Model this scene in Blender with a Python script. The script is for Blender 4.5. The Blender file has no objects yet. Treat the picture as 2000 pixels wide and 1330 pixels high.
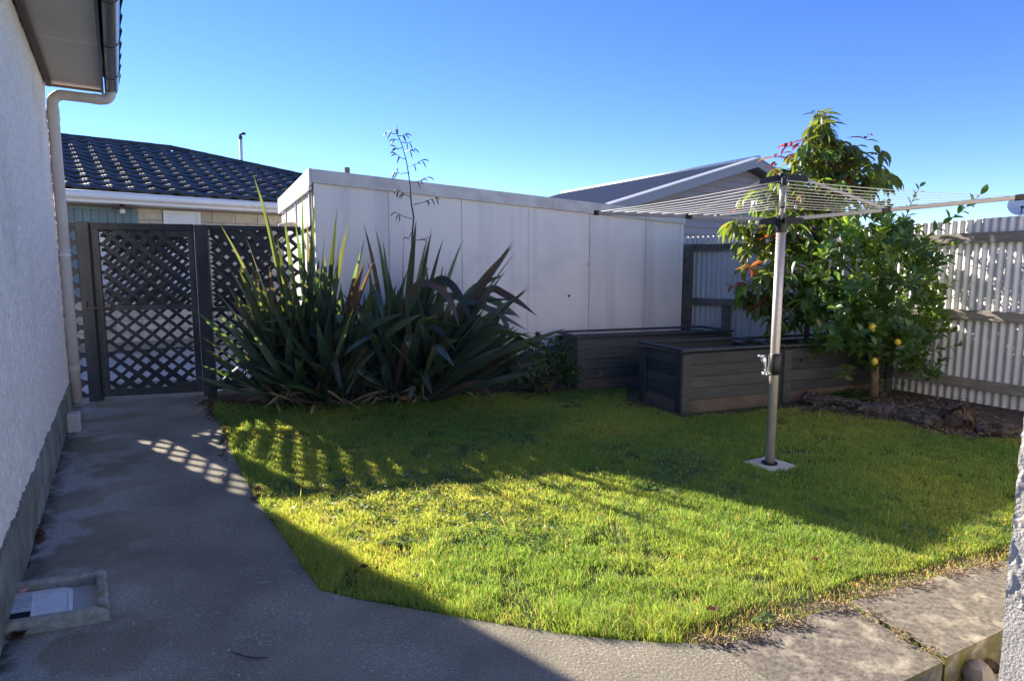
import bpy, math, random
import numpy as np
from mathutils import Vector, Matrix, noise as mnoise

random.seed(7)
rng = np.random.default_rng(11)
SC = bpy.context.scene
COL = SC.collection
R = math.radians

# ------------------------------------------------------------------ camera
F = 1206.0                      # focal length in photo pixels (2000 wide)
EYE = 1.4
PITCH = math.atan(140.0 / F)
cam = bpy.data.cameras.new('camera')
cam.sensor_width = 36.0
cam.lens = 36.0 * F / 2000.0
cam.clip_start = 0.05
cam.clip_end = 3000
co = bpy.data.objects.new('camera', cam)
COL.objects.link(co)
co.location = (0, 0, EYE)
co.rotation_euler = (math.pi / 2 - PITCH, 0, 0)
SC.camera = co

# ------------------------------------------------------------------ sky and sun
SUN_AZ, SUN_EL = -48.0, 23.6
w = bpy.data.worlds.new('World')
SC.world = w
w.use_nodes = True
nt = w.node_tree
nt.nodes.clear()
wo = nt.nodes.new('ShaderNodeOutputWorld')
bg = nt.nodes.new('ShaderNodeBackground')
sky = nt.nodes.new('ShaderNodeTexSky')
sky.sky_type = 'NISHITA'
sky.sun_disc = False
sky.sun_elevation = R(SUN_EL)
sky.sun_rotation = R(SUN_AZ)
sky.altitude = 0
sky.air_density = 0.75
sky.dust_density = 0.0
sky.ozone_density = 3.0
bg.inputs['Strength'].default_value = 0.097
hs0 = nt.nodes.new('ShaderNodeHueSaturation')
hs0.inputs['Saturation'].default_value = 1.21
hs0.inputs['Hue'].default_value = 0.518
nt.links.new(sky.outputs[0], hs0.inputs['Color'])
nt.links.new(hs0.outputs[0], bg.inputs[0])
nt.links.new(bg.outputs[0], wo.inputs[0])
sun = bpy.data.lights.new('sun', 'SUN')
sun.energy = 4.5
sun.angle = R(0.55)
sun.color = (1.0, 0.90, 0.76)
so = bpy.data.objects.new('sun', sun)
COL.objects.link(so)
sd = Vector((math.sin(R(SUN_AZ)) * math.cos(R(SUN_EL)), math.cos(R(SUN_AZ)) * math.cos(R(SUN_EL)), math.sin(R(SUN_EL))))
so.rotation_euler = (-sd).to_track_quat('-Z', 'Y').to_euler()
so.location = (-6, 10, 12)
SC.view_settings.view_transform = 'Standard'
SC.view_settings.look = 'None'
SC.view_settings.exposure = 1.55
SC.view_settings.gamma = 1.0
SC.view_settings.use_curve_mapping = False


# ------------------------------------------------------------------ helpers
def ray(x, y):
    dx = (x - 1000) / F
    dz = -(y - 665) / F
    return dx, math.cos(PITCH) + dz * math.sin(PITCH), -math.sin(PITCH) + dz * math.cos(PITCH)


def at(x, y, z=0.0):
    """the place on the level z seen at a pixel of the photograph"""
    r = ray(x, y)
    t = (z - EYE) / r[2]
    return Vector((r[0] * t, r[1] * t, z))


def deep(x, y, Y):
    r = ray(x, y)
    t = Y / r[1]
    return Vector((r[0] * t, Y, EYE + r[2] * t))


def V3(*a):
    return Vector(a)


def head(deg):
    return Vector((math.sin(R(deg)), math.cos(R(deg)), 0))


UP = Vector((0, 0, 1))


def link(o, parent=None):
    COL.objects.link(o)
    if parent is not None:
        o.parent = parent
    return o


def tag(o, label=None, cat=None, group=None, kind=None):
    if label: o['label'] = label
    if cat: o['category'] = cat
    if group: o['group'] = group
    if kind: o['kind'] = kind
    return o


def empty(name, loc, label=None, cat=None, group=None, kind=None):
    o = bpy.data.objects.new(name, None)
    o.location = loc
    o.empty_display_size = 0.1
    link(o)
    return tag(o, label, cat, group, kind)


def worldloc(o):
    l = Vector((0, 0, 0))
    while o is not None:
        l = l + o.location
        o = o.parent
    return l


class MB:
    """collects geometry in place coordinates and links it as ONE mesh object"""
    def __init__(s):
        s.v = []
        s.f = []

    def quad(s, a, b, c, d):
        n = len(s.v)
        s.v += [a, b, c, d]
        s.f.append((n, n + 1, n + 2, n + 3))
        return s

    def hexa(s, p):
        """8 points: bottom 4 ccw, top 4 ccw"""
        n = len(s.v)
        s.v += [Vector(q) for q in p]
        for f in ((3, 2, 1, 0), (4, 5, 6, 7), (0, 1, 5, 4), (1, 2, 6, 5), (2, 3, 7, 6), (3, 0, 4, 7)):
            s.f.append(tuple(n + i for i in f))
        return s

    def box(s, o, u, v, wv, lu, lv, lw, bev=0.0):
        """box from corner o along unit vectors u,v,wv"""
        a, b, c = u * lu, v * lv, wv * lw
        if bev <= 0:
            return s.hexa([o, o + a, o + a + b, o + b, o + c, o + a + c, o + a + b + c, o + b + c])
        e = bev
        n = len(s.v)
        for k, (z, ins) in enumerate(((0, e), (e, 0), (lw - e, 0), (lw, e))):
            for (x, y) in ((ins, 0), (lu - ins, 0), (lu, ins), (lu, lv - ins), (lu - ins, lv), (ins, lv), (0, lv - ins), (0, ins)) if ins else \
                          ((e, 0), (lu - e, 0), (lu, e), (lu, lv - e), (lu - e, lv), (e, lv), (0, lv - e), (0, e)):
                if ins:
                    x = min(max(x, e), lu - e) if True else x
                    y = min(max(y, e), lv - e)
                s.v.append(o + u * x + v * y + wv * z)
        for k in range(3):
            for i in range(8):
                j = (i + 1) % 8
                s.f.append((n + k * 8 + i, n + k * 8 + j, n + k * 8 + 8 + j, n + k * 8 + 8 + i))
        s.f.append(tuple(n + 7 - i for i in range(8)))
        s.f.append(tuple(n + 24 + i for i in range(8)))
        return s

    def tube(s, pts, rad, seg=8, cap=True):
        pts = [Vector(p) for p in pts]
        if not hasattr(rad, '__len__'):
            rad = [rad] * len(pts)
        n0 = len(s.v)
        prev = None
        for i, p in enumerate(pts):
            d = (pts[min(i + 1, len(pts) - 1)] - pts[max(i - 1, 0)]).normalized()
            if prev is None:
                a = d.orthogonal().normalized()
            else:
                a = (prev - d * prev.dot(d)).normalized()
            prev = a
            b = d.cross(a)
            for k in range(seg):
                t = 2 * math.pi * k / seg
                s.v.append(p + (a * math.cos(t) + b * math.sin(t)) * rad[i])
        for i in range(len(pts) - 1):
            for k in range(seg):
                k2 = (k + 1) % seg
                s.f.append((n0 + i * seg + k, n0 + i * seg + k2, n0 + (i + 1) * seg + k2, n0 + (i + 1) * seg + k))
        if cap:
            s.f.append(tuple(n0 + seg - 1 - k for k in range(seg)))
            m = n0 + (len(pts) - 1) * seg
            s.f.append(tuple(m + k for k in range(seg)))
        return s

    def prism(s, poly, d):
        """poly: list of points, extruded by the vector d"""
        n = len(s.v)
        k = len(poly)
        s.v += [Vector(p) for p in poly] + [Vector(p) + d for p in poly]
        s.f.append(tuple(n + k - 1 - i for i in range(k)))
        s.f.append(tuple(n + k + i for i in range(k)))
        for i in range(k):
            j = (i + 1) % k
            s.f.append((n + i, n + j, n + k + j, n + k + i))
        return s

    def build(s, name, mat, parent=None, smooth=False, kind=None, label=None, origin=None):
        base = worldloc(parent) if parent is not None else Vector((0, 0, 0))
        loc = Vector((0, 0, 0))
        if origin is not None:
            loc = Vector(origin) - base
        me = bpy.data.meshes.new(name)
        off = base + loc
        me.from_pydata([tuple(p - off) for p in s.v], [], s.f)
        me.validate()
        me.update()
        if smooth:
            me.polygons.foreach_set('use_smooth', [True] * len(me.polygons))
        if mat: me.materials.append(mat)
        o = bpy.data.objects.new(name, me)
        o.location = loc
        link(o, parent)
        if kind: o['kind'] = kind
        if label: o['label'] = label
        return o


def put(name, mesh, M, parent):
    """a piece that shares its mesh with its likes; M is its place matrix"""
    o = bpy.data.objects.new(name, mesh)
    link(o, parent)
    o.matrix_local = Matrix.Translation(-worldloc(parent)) @ M
    return o


def frame(o, x, y, z):
    return Matrix(((x.x, y.x, z.x, o.x), (x.y, y.y, z.y, o.y), (x.z, y.z, z.z, o.z), (0, 0, 0, 1)))


def auto_smooth(o, ang=40):
    me = o.data
    me.polygons.foreach_set('use_smooth', [True] * len(me.polygons))
    try:
        me.set_sharp_from_angle(angle=R(ang))
    except Exception:
        pass


# ------------------------------------------------------------------ materials
def mat(name, c1, c2=None, rough=0.7, scale=4.0, detail=6.0, stretch=(1, 1, 1), bump=0.0, bscale=40.0, bdist=0.01, metal=0.0,
        c3=None, s3=1.0, t3=(0.5, 0.65), spec=0.5, vary=0.0, bstretch=(1, 1, 1), streak=None, contrast=(0.35, 0.65), transl=None):
    m = bpy.data.materials.new(name)
    m.use_nodes = True
    t = m.node_tree
    t.nodes.clear()
    N = t.nodes.new
    L = t.links.new
    out = N('ShaderNodeOutputMaterial')
    b = N('ShaderNodeBsdfPrincipled')
    b.inputs['Roughness'].default_value = rough
    b.inputs['Metallic'].default_value = metal
    b.inputs['Specular IOR Level'].default_value = spec
    geo = N('ShaderNodeNewGeometry')

    def noise_(sc, st, det=6.0, dist=0.0):
        mp = N('ShaderNodeMapping')
        mp.inputs['Scale'].default_value = st
        L(geo.outputs['Position'], mp.inputs['Vector'])
        n = N('ShaderNodeTexNoise')
        n.inputs['Scale'].default_value = sc
        n.inputs['Detail'].default_value = det
        n.inputs['Distortion'].default_value = dist
        L(mp.outputs[0], n.inputs['Vector'])
        return n.outputs['Fac']

    def ramp(fac, a, bb):
        r = N('ShaderNodeMapRange')
        r.inputs['From Min'].default_value = a
        r.inputs['From Max'].default_value = bb
        L(fac, r.inputs['Value'])
        return r.outputs[0]

    def mix(f, a, bcol, mode='MIX'):
        x = N('ShaderNodeMix')
        x.data_type = 'RGBA'
        x.blend_type = mode
        if hasattr(f, 'links'): L(f, x.inputs[0])
        else: x.inputs[0].default_value = f
        for k, c in ((6, a), (7, bcol)):
            if hasattr(c, 'links'): L(c, x.inputs[k])
            else: x.inputs[k].default_value = (*c, 1)
        return x.outputs[2]
    col = c1
    if c2 is not None:
        col = mix(ramp(noise_(scale, stretch, detail), *contrast), c1, c2)
    if c3 is not None:
        col = mix(ramp(noise_(s3, (1, 1, 1), 5.0, 0.4), *t3), col, c3)
    if streak is not None:
        sc_, amt, cs = streak
        f_ = ramp(noise_(sc_, (1, 1, 0.06), 4.0), 0.52, 0.72)
        mul = N('ShaderNodeMath'); mul.operation = 'MULTIPLY'
        L(f_, mul.inputs[0]); mul.inputs[1].default_value = amt
        col = mix(mul.outputs[0], col, cs)
    if vary > 0:
        oi = N('ShaderNodeObjectInfo')
        r = N('ShaderNodeMapRange')
        r.inputs['To Min'].default_value = 1 - vary
        r.inputs['To Max'].default_value = 1 + vary
        L(oi.outputs['Random'], r.inputs['Value'])
        cc = N('ShaderNodeCombineColor')
        for k in range(3): L(r.outputs[0], cc.inputs[k])
        col = mix(1.0, col, cc.outputs[0], 'MULTIPLY')
    if hasattr(col, 'links'): L(col, b.inputs['Base Color'])
    else: b.inputs['Base Color'].default_value = (*col, 1)
    if bump > 0:
        bn = N('ShaderNodeBump')
        bn.inputs['Strength'].default_value = bump
        bn.inputs['Distance'].default_value = bdist
        L(noise_(bscale, bstretch, 8.0), bn.inputs['Height'])
        L(bn.outputs[0], b.inputs['Normal'])
    m['_col'] = 1
    if transl is not None:
        tr = N('ShaderNodeBsdfTranslucent')
        tr.inputs['Color'].default_value = (*transl[0], 1)
        ms = N('ShaderNodeMixShader')
        ms.inputs[0].default_value = transl[1]
        L(b.outputs[0], ms.inputs[1])
        L(tr.outputs[0], ms.inputs[2])
        L(ms.outputs[0], out.inputs[0])
    else:
        L(b.outputs[0], out.inputs[0])
    return m


def leafmat(name, c_front, c_tr, rough=0.35, amt=0.45, vary=0.3, attr=None, spec=0.5, hue=0.0, nscale=0):
    """thin leaf: reflects and lets light through"""
    m = bpy.data.materials.new(name)
    m.use_nodes = True
    t = m.node_tree
    t.nodes.clear()
    N, L = t.nodes.new, t.links.new
    out = N('ShaderNodeOutputMaterial')
    b = N('ShaderNodeBsdfPrincipled')
    b.inputs['Roughness'].default_value = rough
    b.inputs['Specular IOR Level'].default_value = spec
    tr = N('ShaderNodeBsdfTranslucent')
    ms = N('ShaderNodeMixShader')
    ms.inputs[0].default_value = amt
    if attr:
        a = N('ShaderNodeAttribute')
        a.attribute_name = attr
        src = a.outputs['Color']
        for c, tgt in ((c_front, b.inputs['Base Color']), (c_tr, tr.inputs['Color'])):
            x = N('ShaderNodeMix'); x.data_type = 'RGBA'; x.blend_type = 'MULTIPLY'
            x.inputs[0].default_value = 1.0
            x.inputs[6].default_value = (*c, 1)
            L(src, x.inputs[7])
            L(x.outputs[2], tgt)
    else:
        oi = N('ShaderNodeObjectInfo')
        rr = N('ShaderNodeMapRange')
        rr.inputs['To Min'].default_value = 1 - vary
        rr.inputs['To Max'].default_value = 1 + vary
        L(oi.outputs['Random'], rr.inputs['Value'])
        h = N('ShaderNodeMapRange')
        h.inputs['To Min'].default_value = 0.5 - hue
        h.inputs['To Max'].default_value = 0.5 + hue
        mm = N('ShaderNodeMath'); mm.operation = 'FRACT'
        m2 = N('ShaderNodeMath'); m2.operation = 'MULTIPLY'; m2.inputs[1].default_value = 7.31
        L(oi.outputs['Random'], m2.inputs[0]); L(m2.outputs[0], mm.inputs[0]); L(mm.outputs[0], h.inputs['Value'])
        for c, tgt in ((c_front, b.inputs['Base Color']), (c_tr, tr.inputs['Color'])):
            hs = N('ShaderNodeHueSaturation')
            hs.inputs['Color'].default_value = (*c, 1)
            L(h.outputs[0], hs.inputs['Hue'])
            L(rr.outputs[0], hs.inputs['Value'])
            if nscale:
                g = N('ShaderNodeNewGeometry')
                n = N('ShaderNodeTexNoise'); n.inputs['Scale'].default_value = nscale
                L(g.outputs['Position'], n.inputs['Vector'])
                r2 = N('ShaderNodeMapRange'); r2.inputs['To Min'].default_value = 0.6; r2.inputs['To Max'].default_value = 1.4
                L(n.outputs['Fac'], r2.inputs['Value'])
                cc = N('ShaderNodeCombineColor')
                for k in range(3): L(r2.outputs[0], cc.inputs[k])
                x = N('ShaderNodeMix'); x.data_type = 'RGBA'; x.blend_type = 'MULTIPLY'; x.inputs[0].default_value = 1
                L(hs.outputs[0], x.inputs[6]); L(cc.outputs[0], x.inputs[7])
                L(x.outputs[2], tgt)
            else:
                L(hs.outputs[0], tgt)
    L(b.outputs[0], ms.inputs[1])
    L(tr.outputs[0], ms.inputs[2])
    L(ms.outputs[0], out.inputs[0])
    return m


M = {}
M['stucco'] = mat('stucco', (0.83, 0.755, 0.665), (0.97, 0.90, 0.80), 0.9, 44.0, detail=5, stretch=(1, 1, 0.5), contrast=(0.32, 0.55), bump=0.8, bscale=60, bdist=0.016, bstretch=(1, 1, 0.55), c3=(0.62, 0.56, 0.48), s3=1.1, t3=(0.58, 0.85))
M['plinth'] = mat('plinth', (0.26, 0.25, 0.20), (0.15, 0.145, 0.11), 0.95, 6.0, bump=0.7, bscale=30, bdist=0.012, c3=(0.27, 0.32, 0.27), s3=3.5, t3=(0.5, 0.6), streak=(7, 0.45, (0.34, 0.345, 0.31)))
M['soffit'] = mat('soffit', (0.60, 0.555, 0.48), (0.54, 0.50, 0.44), 0.7, 2.0, bump=0.08, bscale=90)
M['brown_trim'] = mat('brown_trim', (0.10, 0.07, 0.065), (0.07, 0.05, 0.05), 0.6, 8)
M['black_gutter'] = mat('black_gutter', (0.018, 0.02, 0.024), (0.045, 0.047, 0.04), 0.28, 9, c3=(0.06, 0.06, 0.03), s3=8, t3=(0.6, 0.7))
M['pipe'] = mat('pipe', (0.62, 0.545, 0.47), (0.55, 0.48, 0.42), 0.45, 5, streak=(14, 0.35, (0.42, 0.36, 0.3)))
M['concrete'] = mat('concrete', (0.25, 0.225, 0.185), (0.16, 0.145, 0.12), 0.93, 1.3, detail=10, bump=0.55, bscale=70, bdist=0.006, contrast=(0.3, 0.7), c3=(0.36, 0.33, 0.29), s3=5.5, t3=(0.60, 0.76))
M['slab'] = mat('slab', (0.24, 0.205, 0.155), (0.12, 0.106, 0.085), 0.93, 40.0, detail=12, bump=0.6, bscale=60, bdist=0.006, c3=(0.40, 0.35, 0.26), s3=11, t3=(0.52, 0.70))
M['moss_concrete'] = mat('moss_concrete', (0.46, 0.43, 0.36), (0.30, 0.285, 0.24), 0.95, 30, bump=0.5, bscale=60, bdist=0.006, c3=(0.22, 0.19, 0.06), s3=6, t3=(0.52, 0.66))
M['pale_concrete'] = mat('pale_concrete', (0.55, 0.52, 0.47), (0.46, 0.44, 0.40), 0.9, 8, bump=0.25, bscale=90, bdist=0.003)
M['grate'] = mat('grate', (0.85, 0.84, 0.82), (0.72, 0.72, 0.71), 0.45, 30, metal=0.0)
M['dark_hole'] = mat('dark_hole', (0.012, 0.012, 0.012), None, 0.9)
M['pink'] = mat('pink_plastic', (0.62, 0.30, 0.25), None, 0.5)
M['soil'] = mat('soil', (0.045, 0.032, 0.024), (0.10, 0.072, 0.052), 1.0, 14, detail=10, bump=1.0, bscale=26, bdist=0.04)
M['lawn_soil'] = mat('lawn_soil', (0.045, 0.07, 0.018), (0.09, 0.085, 0.035), 1.0, 8, detail=10, bump=1.0, bscale=60, bdist=0.02)
M['earth'] = mat('earth', (0.38, 0.33, 0.26), (0.46, 0.41, 0.33), 1.0, 2, bump=0.6, bscale=30, bdist=0.02)
M['dark_wood'] = mat('dark_wood', (0.021, 0.025, 0.029), (0.042, 0.044, 0.046), 0.65, 9, stretch=(1, 1, 0.25), bump=0.3, bscale=70, bstretch=(1, 1, 0.1), bdist=0.003, vary=0.3)
M['worn_wood'] = mat('worn_wood', (0.031, 0.033, 0.034), (0.075, 0.073, 0.069), 0.75, 9, stretch=(1, 1, 0.2), bump=0.4, bscale=70, bstretch=(1, 1, 0.1), bdist=0.003, vary=0.25)
M['bed_board'] = mat('bed_board', (0.032, 0.038, 0.040), (0.062, 0.066, 0.066), 0.6, 5, stretch=(0.7, 0.7, 9), detail=9, bump=0.45, bscale=50, bstretch=(0.15, 0.15, 2), bdist=0.004, vary=0.35, c3=(0.13, 0.105, 0.08), s3=9, t3=(0.69, 0.74))
M['bed_worn'] = mat('bed_worn', (0.085, 0.066, 0.05), (0.13, 0.105, 0.085), 0.9, 6, bump=0.4, bscale=50, bdist=0.004, vary=0.1)
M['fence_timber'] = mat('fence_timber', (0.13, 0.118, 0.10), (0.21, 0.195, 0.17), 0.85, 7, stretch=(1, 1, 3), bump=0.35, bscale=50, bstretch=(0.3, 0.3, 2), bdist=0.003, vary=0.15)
M['zinc'] = mat('zinc', (0.70, 0.70, 0.69), (0.62, 0.62, 0.61), 0.5, 2.2, metal=0.1, streak=(7, 0.35, (0.40, 0.37, 0.33)), vary=0.05, bump=0.06, bscale=10)
M['shed_panel'] = mat('shed_panel', (0.93, 0.85, 0.745), (0.87, 0.80, 0.71), 0.8, 1.4, bump=0.12, bscale=30, bdist=0.006, streak=(3.2, 0.5, (0.52, 0.50, 0.47)), c3=(0.72, 0.67, 0.62), s3=1.6, t3=(0.58, 0.8), vary=0.03)
M['shed_trim'] = mat('shed_trim', (0.76, 0.71, 0.63), (0.60, 0.55, 0.47), 0.75, 5, detail=8, bump=0.3, bscale=60, bdist=0.004, c3=(0.36, 0.25, 0.16), s3=4, t3=(0.62, 0.78))
M['white_paint'] = mat('white_paint', (0.78, 0.76, 0.73), (0.72, 0.70, 0.67), 0.5, 3)
M['cream_brick'] = mat('cream_brick', (0.62, 0.54, 0.40), (0.50, 0.42, 0.31), 0.9, 7, bump=0.3, bscale=40, bdist=0.006, vary=0.16)
M['mortar'] = mat('mortar', (0.30, 0.26, 0.20), None, 0.95)
M['teal'] = mat('teal', (0.16, 0.225, 0.225), (0.13, 0.19, 0.19), 0.6, 6, vary=0.1)
M['glass'] = mat('window_glass', (0.55, 0.56, 0.56), None, 0.12, spec=0.8)
M['roof_tile'] = mat('roof_tile', (0.042, 0.038, 0.034), (0.07, 0.064, 0.056), 0.46, 12, bump=0.1, bscale=120, bdist=0.002, vary=0.3, spec=0.35)
M['ridge'] = mat('ridge', (0.03, 0.032, 0.034), (0.055, 0.06, 0.04), 0.7, 6, vary=0.2)
M['grey_board'] = mat('grey_board', (0.34, 0.28, 0.265), (0.31, 0.255, 0.24), 0.7, 3, vary=0.03)
M['grey_roof'] = mat('grey_roof', (0.14, 0.15, 0.165), None, 0.5, metal=0.2)
M['grey_barge'] = mat('grey_barge', (0.28, 0.27, 0.27), None, 0.6)
M['alu'] = mat('aluminium', (0.56, 0.52, 0.46), (0.50, 0.46, 0.41), 0.38, 30, metal=0.45)
M['arm'] = mat('arm_metal', (0.42, 0.39, 0.36), None, 0.4, metal=0.5)
M['black_plastic'] = mat('black_plastic', (0.014, 0.015, 0.018), None, 0.4)
M['line'] = mat('line_cord', (0.66, 0.63, 0.57), None, 0.5)
M['steel'] = mat('bright_steel', (0.7, 0.7, 0.7), None, 0.25, metal=0.9)
M['bark'] = mat('bark', (0.15, 0.10, 0.065), (0.26, 0.19, 0.12), 0.9, 20, bump=0.7, bscale=50, bstretch=(1, 1, 0.3), bdist=0.01)
M['dark_bark'] = mat('dark_bark', (0.07, 0.05, 0.04), (0.13, 0.095, 0.07), 0.9, 20, bump=0.6, bscale=50, bdist=0.01)
M['rot'] = mat('rotten_log', (0.045, 0.034, 0.028), (0.13, 0.105, 0.09), 0.95, 12, stretch=(1, 2.5, 3), bump=1.0, bscale=24, bstretch=(0.6, 1.6, 2.5), bdist=0.03, c3=(0.02, 0.016, 0.013), s3=9, t3=(0.55, 0.62))
M['stump'] = mat('stump_wood', (0.12, 0.07, 0.045), (0.22, 0.15, 0.10), 0.95, 10, bump=1.0, bscale=28, bdist=0.03, c3=(0.03, 0.022, 0.018), s3=10, t3=(0.5, 0.6))
M['stone'] = mat('stone', (0.33, 0.28, 0.23), (0.24, 0.20, 0.17), 0.9, 10, bump=0.5, bscale=30, bdist=0.01)
M['dead_leaf'] = mat('dead_leaf', (0.14, 0.075, 0.045), (0.09, 0.05, 0.03), 0.8, 30, vary=0.4, transl=((0.3, 0.13, 0.05), 0.3))
M['straw'] = mat('straw', (0.34, 0.25, 0.14), (0.22, 0.15, 0.08), 0.8, 15, vary=0.3)
M['stalk'] = mat('stalk', (0.035, 0.025, 0.035), (0.07, 0.045, 0.05), 0.5, 20)
M['lemon'] = mat('lemon_skin', (0.75, 0.50, 0.035), (0.70, 0.55, 0.06), 0.4, 10, bump=0.3, bscale=160, bdist=0.002)
M['flax'] = leafmat('flax_leaf', (0.058, 0.078, 0.070), (0.34, 0.44, 0.07), rough=0.36, amt=0.28, vary=0.5, hue=0.045, spec=0.45, nscale=5)
M['flax_bronze'] = leafmat('flax_bronze', (0.10, 0.068, 0.056), (0.42, 0.28, 0.08), rough=0.42, amt=0.22, vary=0.4, hue=0.02, spec=0.4, nscale=5)
M['grass'] = leafmat('grass_blade', (0.82, 0.88, 1.4), (3.2, 2.7, 2.0), rough=0.42, amt=0.55, attr='tint', spec=0.4)
M['clover'] = leafmat('clover_leaf', (1, 1, 1), (1.7, 1.8, 1.0), rough=0.4, amt=0.4, attr='tint', spec=0.5)
M['avocado'] = leafmat('avocado_leaf', (0.075, 0.135, 0.035), (0.40, 0.56, 0.07), rough=0.33, amt=0.42, vary=0.4, hue=0.03)
M['avocado_new'] = leafmat('avocado_new_leaf', (0.30, 0.07, 0.028), (0.75, 0.22, 0.06), rough=0.35, amt=0.45, vary=0.3, hue=0.03)
M['lemon_leaf'] = leafmat('lemon_tree_leaf', (0.055, 0.125, 0.036), (0.32, 0.54, 0.05), rough=0.26, amt=0.36, vary=0.4, hue=0.02, spec=0.6)
M['hebe'] = leafmat('shrub_leaf', (0.075, 0.14, 0.05), (0.2, 0.32, 0.05), rough=0.4, amt=0.3, vary=0.4)
M['weed'] = leafmat('weed_leaf', (0.06, 0.12, 0.03), (0.25, 0.4, 0.05), rough=0.5, amt=0.35, vary=0.3)
M['twig'] = mat('green_twig', (0.09, 0.12, 0.04), None, 0.6)

# the shaded path: dark damp concrete, mossy stains, worn pale patches along the house wall
def path_mat():
    m = mat('path_concrete', (0.37, 0.325, 0.235), (0.23, 0.205, 0.15), 0.93, 2.2, detail=12, bump=0.7, bscale=80, bdist=0.006, contrast=(0.35, 0.65))
    t = m.node_tree
    N, L = t.nodes.new, t.links.new
    b = next(n for n in t.nodes if n.type == 'BSDF_PRINCIPLED')
    src = b.inputs['Base Color'].links[0].from_socket
    geo = N('ShaderNodeNewGeometry')
    def nz(sc, st=(1, 1, 1), det=6, dist=0.0):
        mp = N('ShaderNodeMapping'); mp.inputs['Scale'].default_value = st
        L(geo.outputs['Position'], mp.inputs['Vector'])
        n = N('ShaderNodeTexNoise'); n.inputs['Scale'].default_value = sc; n.inputs['Detail'].default_value = det; n.inputs['Distortion'].default_value = dist
        L(mp.outputs[0], n.inputs['Vector']); return n.outputs['Fac']
    def rng_(f, a, c, lo=0.0, hi=1.0):
        r = N('ShaderNodeMapRange'); r.inputs['From Min'].default_value = a; r.inputs['From Max'].default_value = c
        r.inputs['To Min'].default_value = lo; r.inputs['To Max'].default_value = hi
        L(f, r.inputs['Value']); return r.outputs[0]
    def mul(a, c):
        x = N('ShaderNodeMath'); x.operation = 'MULTIPLY'; L(a, x.inputs[0])
        if hasattr(c, 'links'): L(c, x.inputs[1])
        else: x.inputs[1].default_value = c
        return x.outputs[0]
    def mix(f, a, col):
        x = N('ShaderNodeMix'); x.data_type = 'RGBA'; L(f, x.inputs[0]); L(a, x.inputs[6]); x.inputs[7].default_value = (*col, 1); return x.outputs[2]
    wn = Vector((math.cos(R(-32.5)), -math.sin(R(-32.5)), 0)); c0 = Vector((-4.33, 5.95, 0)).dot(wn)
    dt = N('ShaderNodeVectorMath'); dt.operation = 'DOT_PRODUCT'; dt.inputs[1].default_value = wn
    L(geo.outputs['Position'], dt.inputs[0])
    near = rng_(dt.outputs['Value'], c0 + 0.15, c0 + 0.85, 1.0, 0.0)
    moss_band = mul(near, rng_(nz(2.1, det=8, dist=0.15), 0.44, 0.60, 0, 0.75))
    c = mix(moss_band, src, (0.21, 0.175, 0.07))
    worn = mul(rng_(dt.outputs['Value'], c0 + 0.10, c0 + 0.70, 1.0, 0.0), rng_(nz(2.6, det=12, dist=0.1), 0.46, 0.54))
    c = mix(worn, c, (0.50, 0.47, 0.41))
    grit = rng_(nz(130, (1, 1, 1), 3), 0.40, 0.62, 0.55, 0)
    c = mix(grit, c, (0.13, 0.115, 0.09))
    flecks = mul(rng_(nz(60, (1, 1.8, 1), 4), 0.57, 0.66, 0, 0.9), rng_(nz(2.6), 0.42, 0.60, 0.25, 1.0))
    c = mix(flecks, c, (0.52, 0.48, 0.41))
    dark = rng_(nz(0.9, det=4), 0.52, 0.72, 0, 0.55)
    c = mix(dark, c, (0.115, 0.105, 0.09))
    scuffs = mul(rng_(nz(12, (1, 2.0, 1), 10, 0.1), 0.60, 0.72, 0, 0.6), rng_(nz(1.4), 0.48, 0.6))
    c = mix(scuffs, c, (0.38, 0.36, 0.32))
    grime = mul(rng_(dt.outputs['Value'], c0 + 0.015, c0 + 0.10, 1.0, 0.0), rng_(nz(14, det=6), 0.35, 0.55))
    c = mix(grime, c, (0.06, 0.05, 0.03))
    L(c, b.inputs['Base Color'])
    return m
M['path'] = path_mat()
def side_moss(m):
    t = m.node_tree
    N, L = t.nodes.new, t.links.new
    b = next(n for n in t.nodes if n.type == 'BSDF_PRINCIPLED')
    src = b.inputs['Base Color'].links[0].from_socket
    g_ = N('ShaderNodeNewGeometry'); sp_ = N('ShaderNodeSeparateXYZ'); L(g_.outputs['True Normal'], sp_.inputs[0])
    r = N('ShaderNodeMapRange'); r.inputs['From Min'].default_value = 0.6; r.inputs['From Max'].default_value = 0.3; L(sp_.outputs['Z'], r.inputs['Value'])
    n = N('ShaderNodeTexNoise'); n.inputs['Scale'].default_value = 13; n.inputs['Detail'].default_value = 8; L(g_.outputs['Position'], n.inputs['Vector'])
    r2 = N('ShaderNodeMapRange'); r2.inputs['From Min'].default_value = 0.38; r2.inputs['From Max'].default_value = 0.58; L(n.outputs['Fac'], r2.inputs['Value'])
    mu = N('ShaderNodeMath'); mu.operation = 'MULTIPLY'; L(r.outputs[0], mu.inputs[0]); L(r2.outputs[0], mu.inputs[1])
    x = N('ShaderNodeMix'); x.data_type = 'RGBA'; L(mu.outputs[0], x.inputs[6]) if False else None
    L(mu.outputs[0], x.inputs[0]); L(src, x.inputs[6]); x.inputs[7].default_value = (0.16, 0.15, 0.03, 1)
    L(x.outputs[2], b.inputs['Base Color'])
side_moss(M['slab']); side_moss(M['path'])

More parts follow.
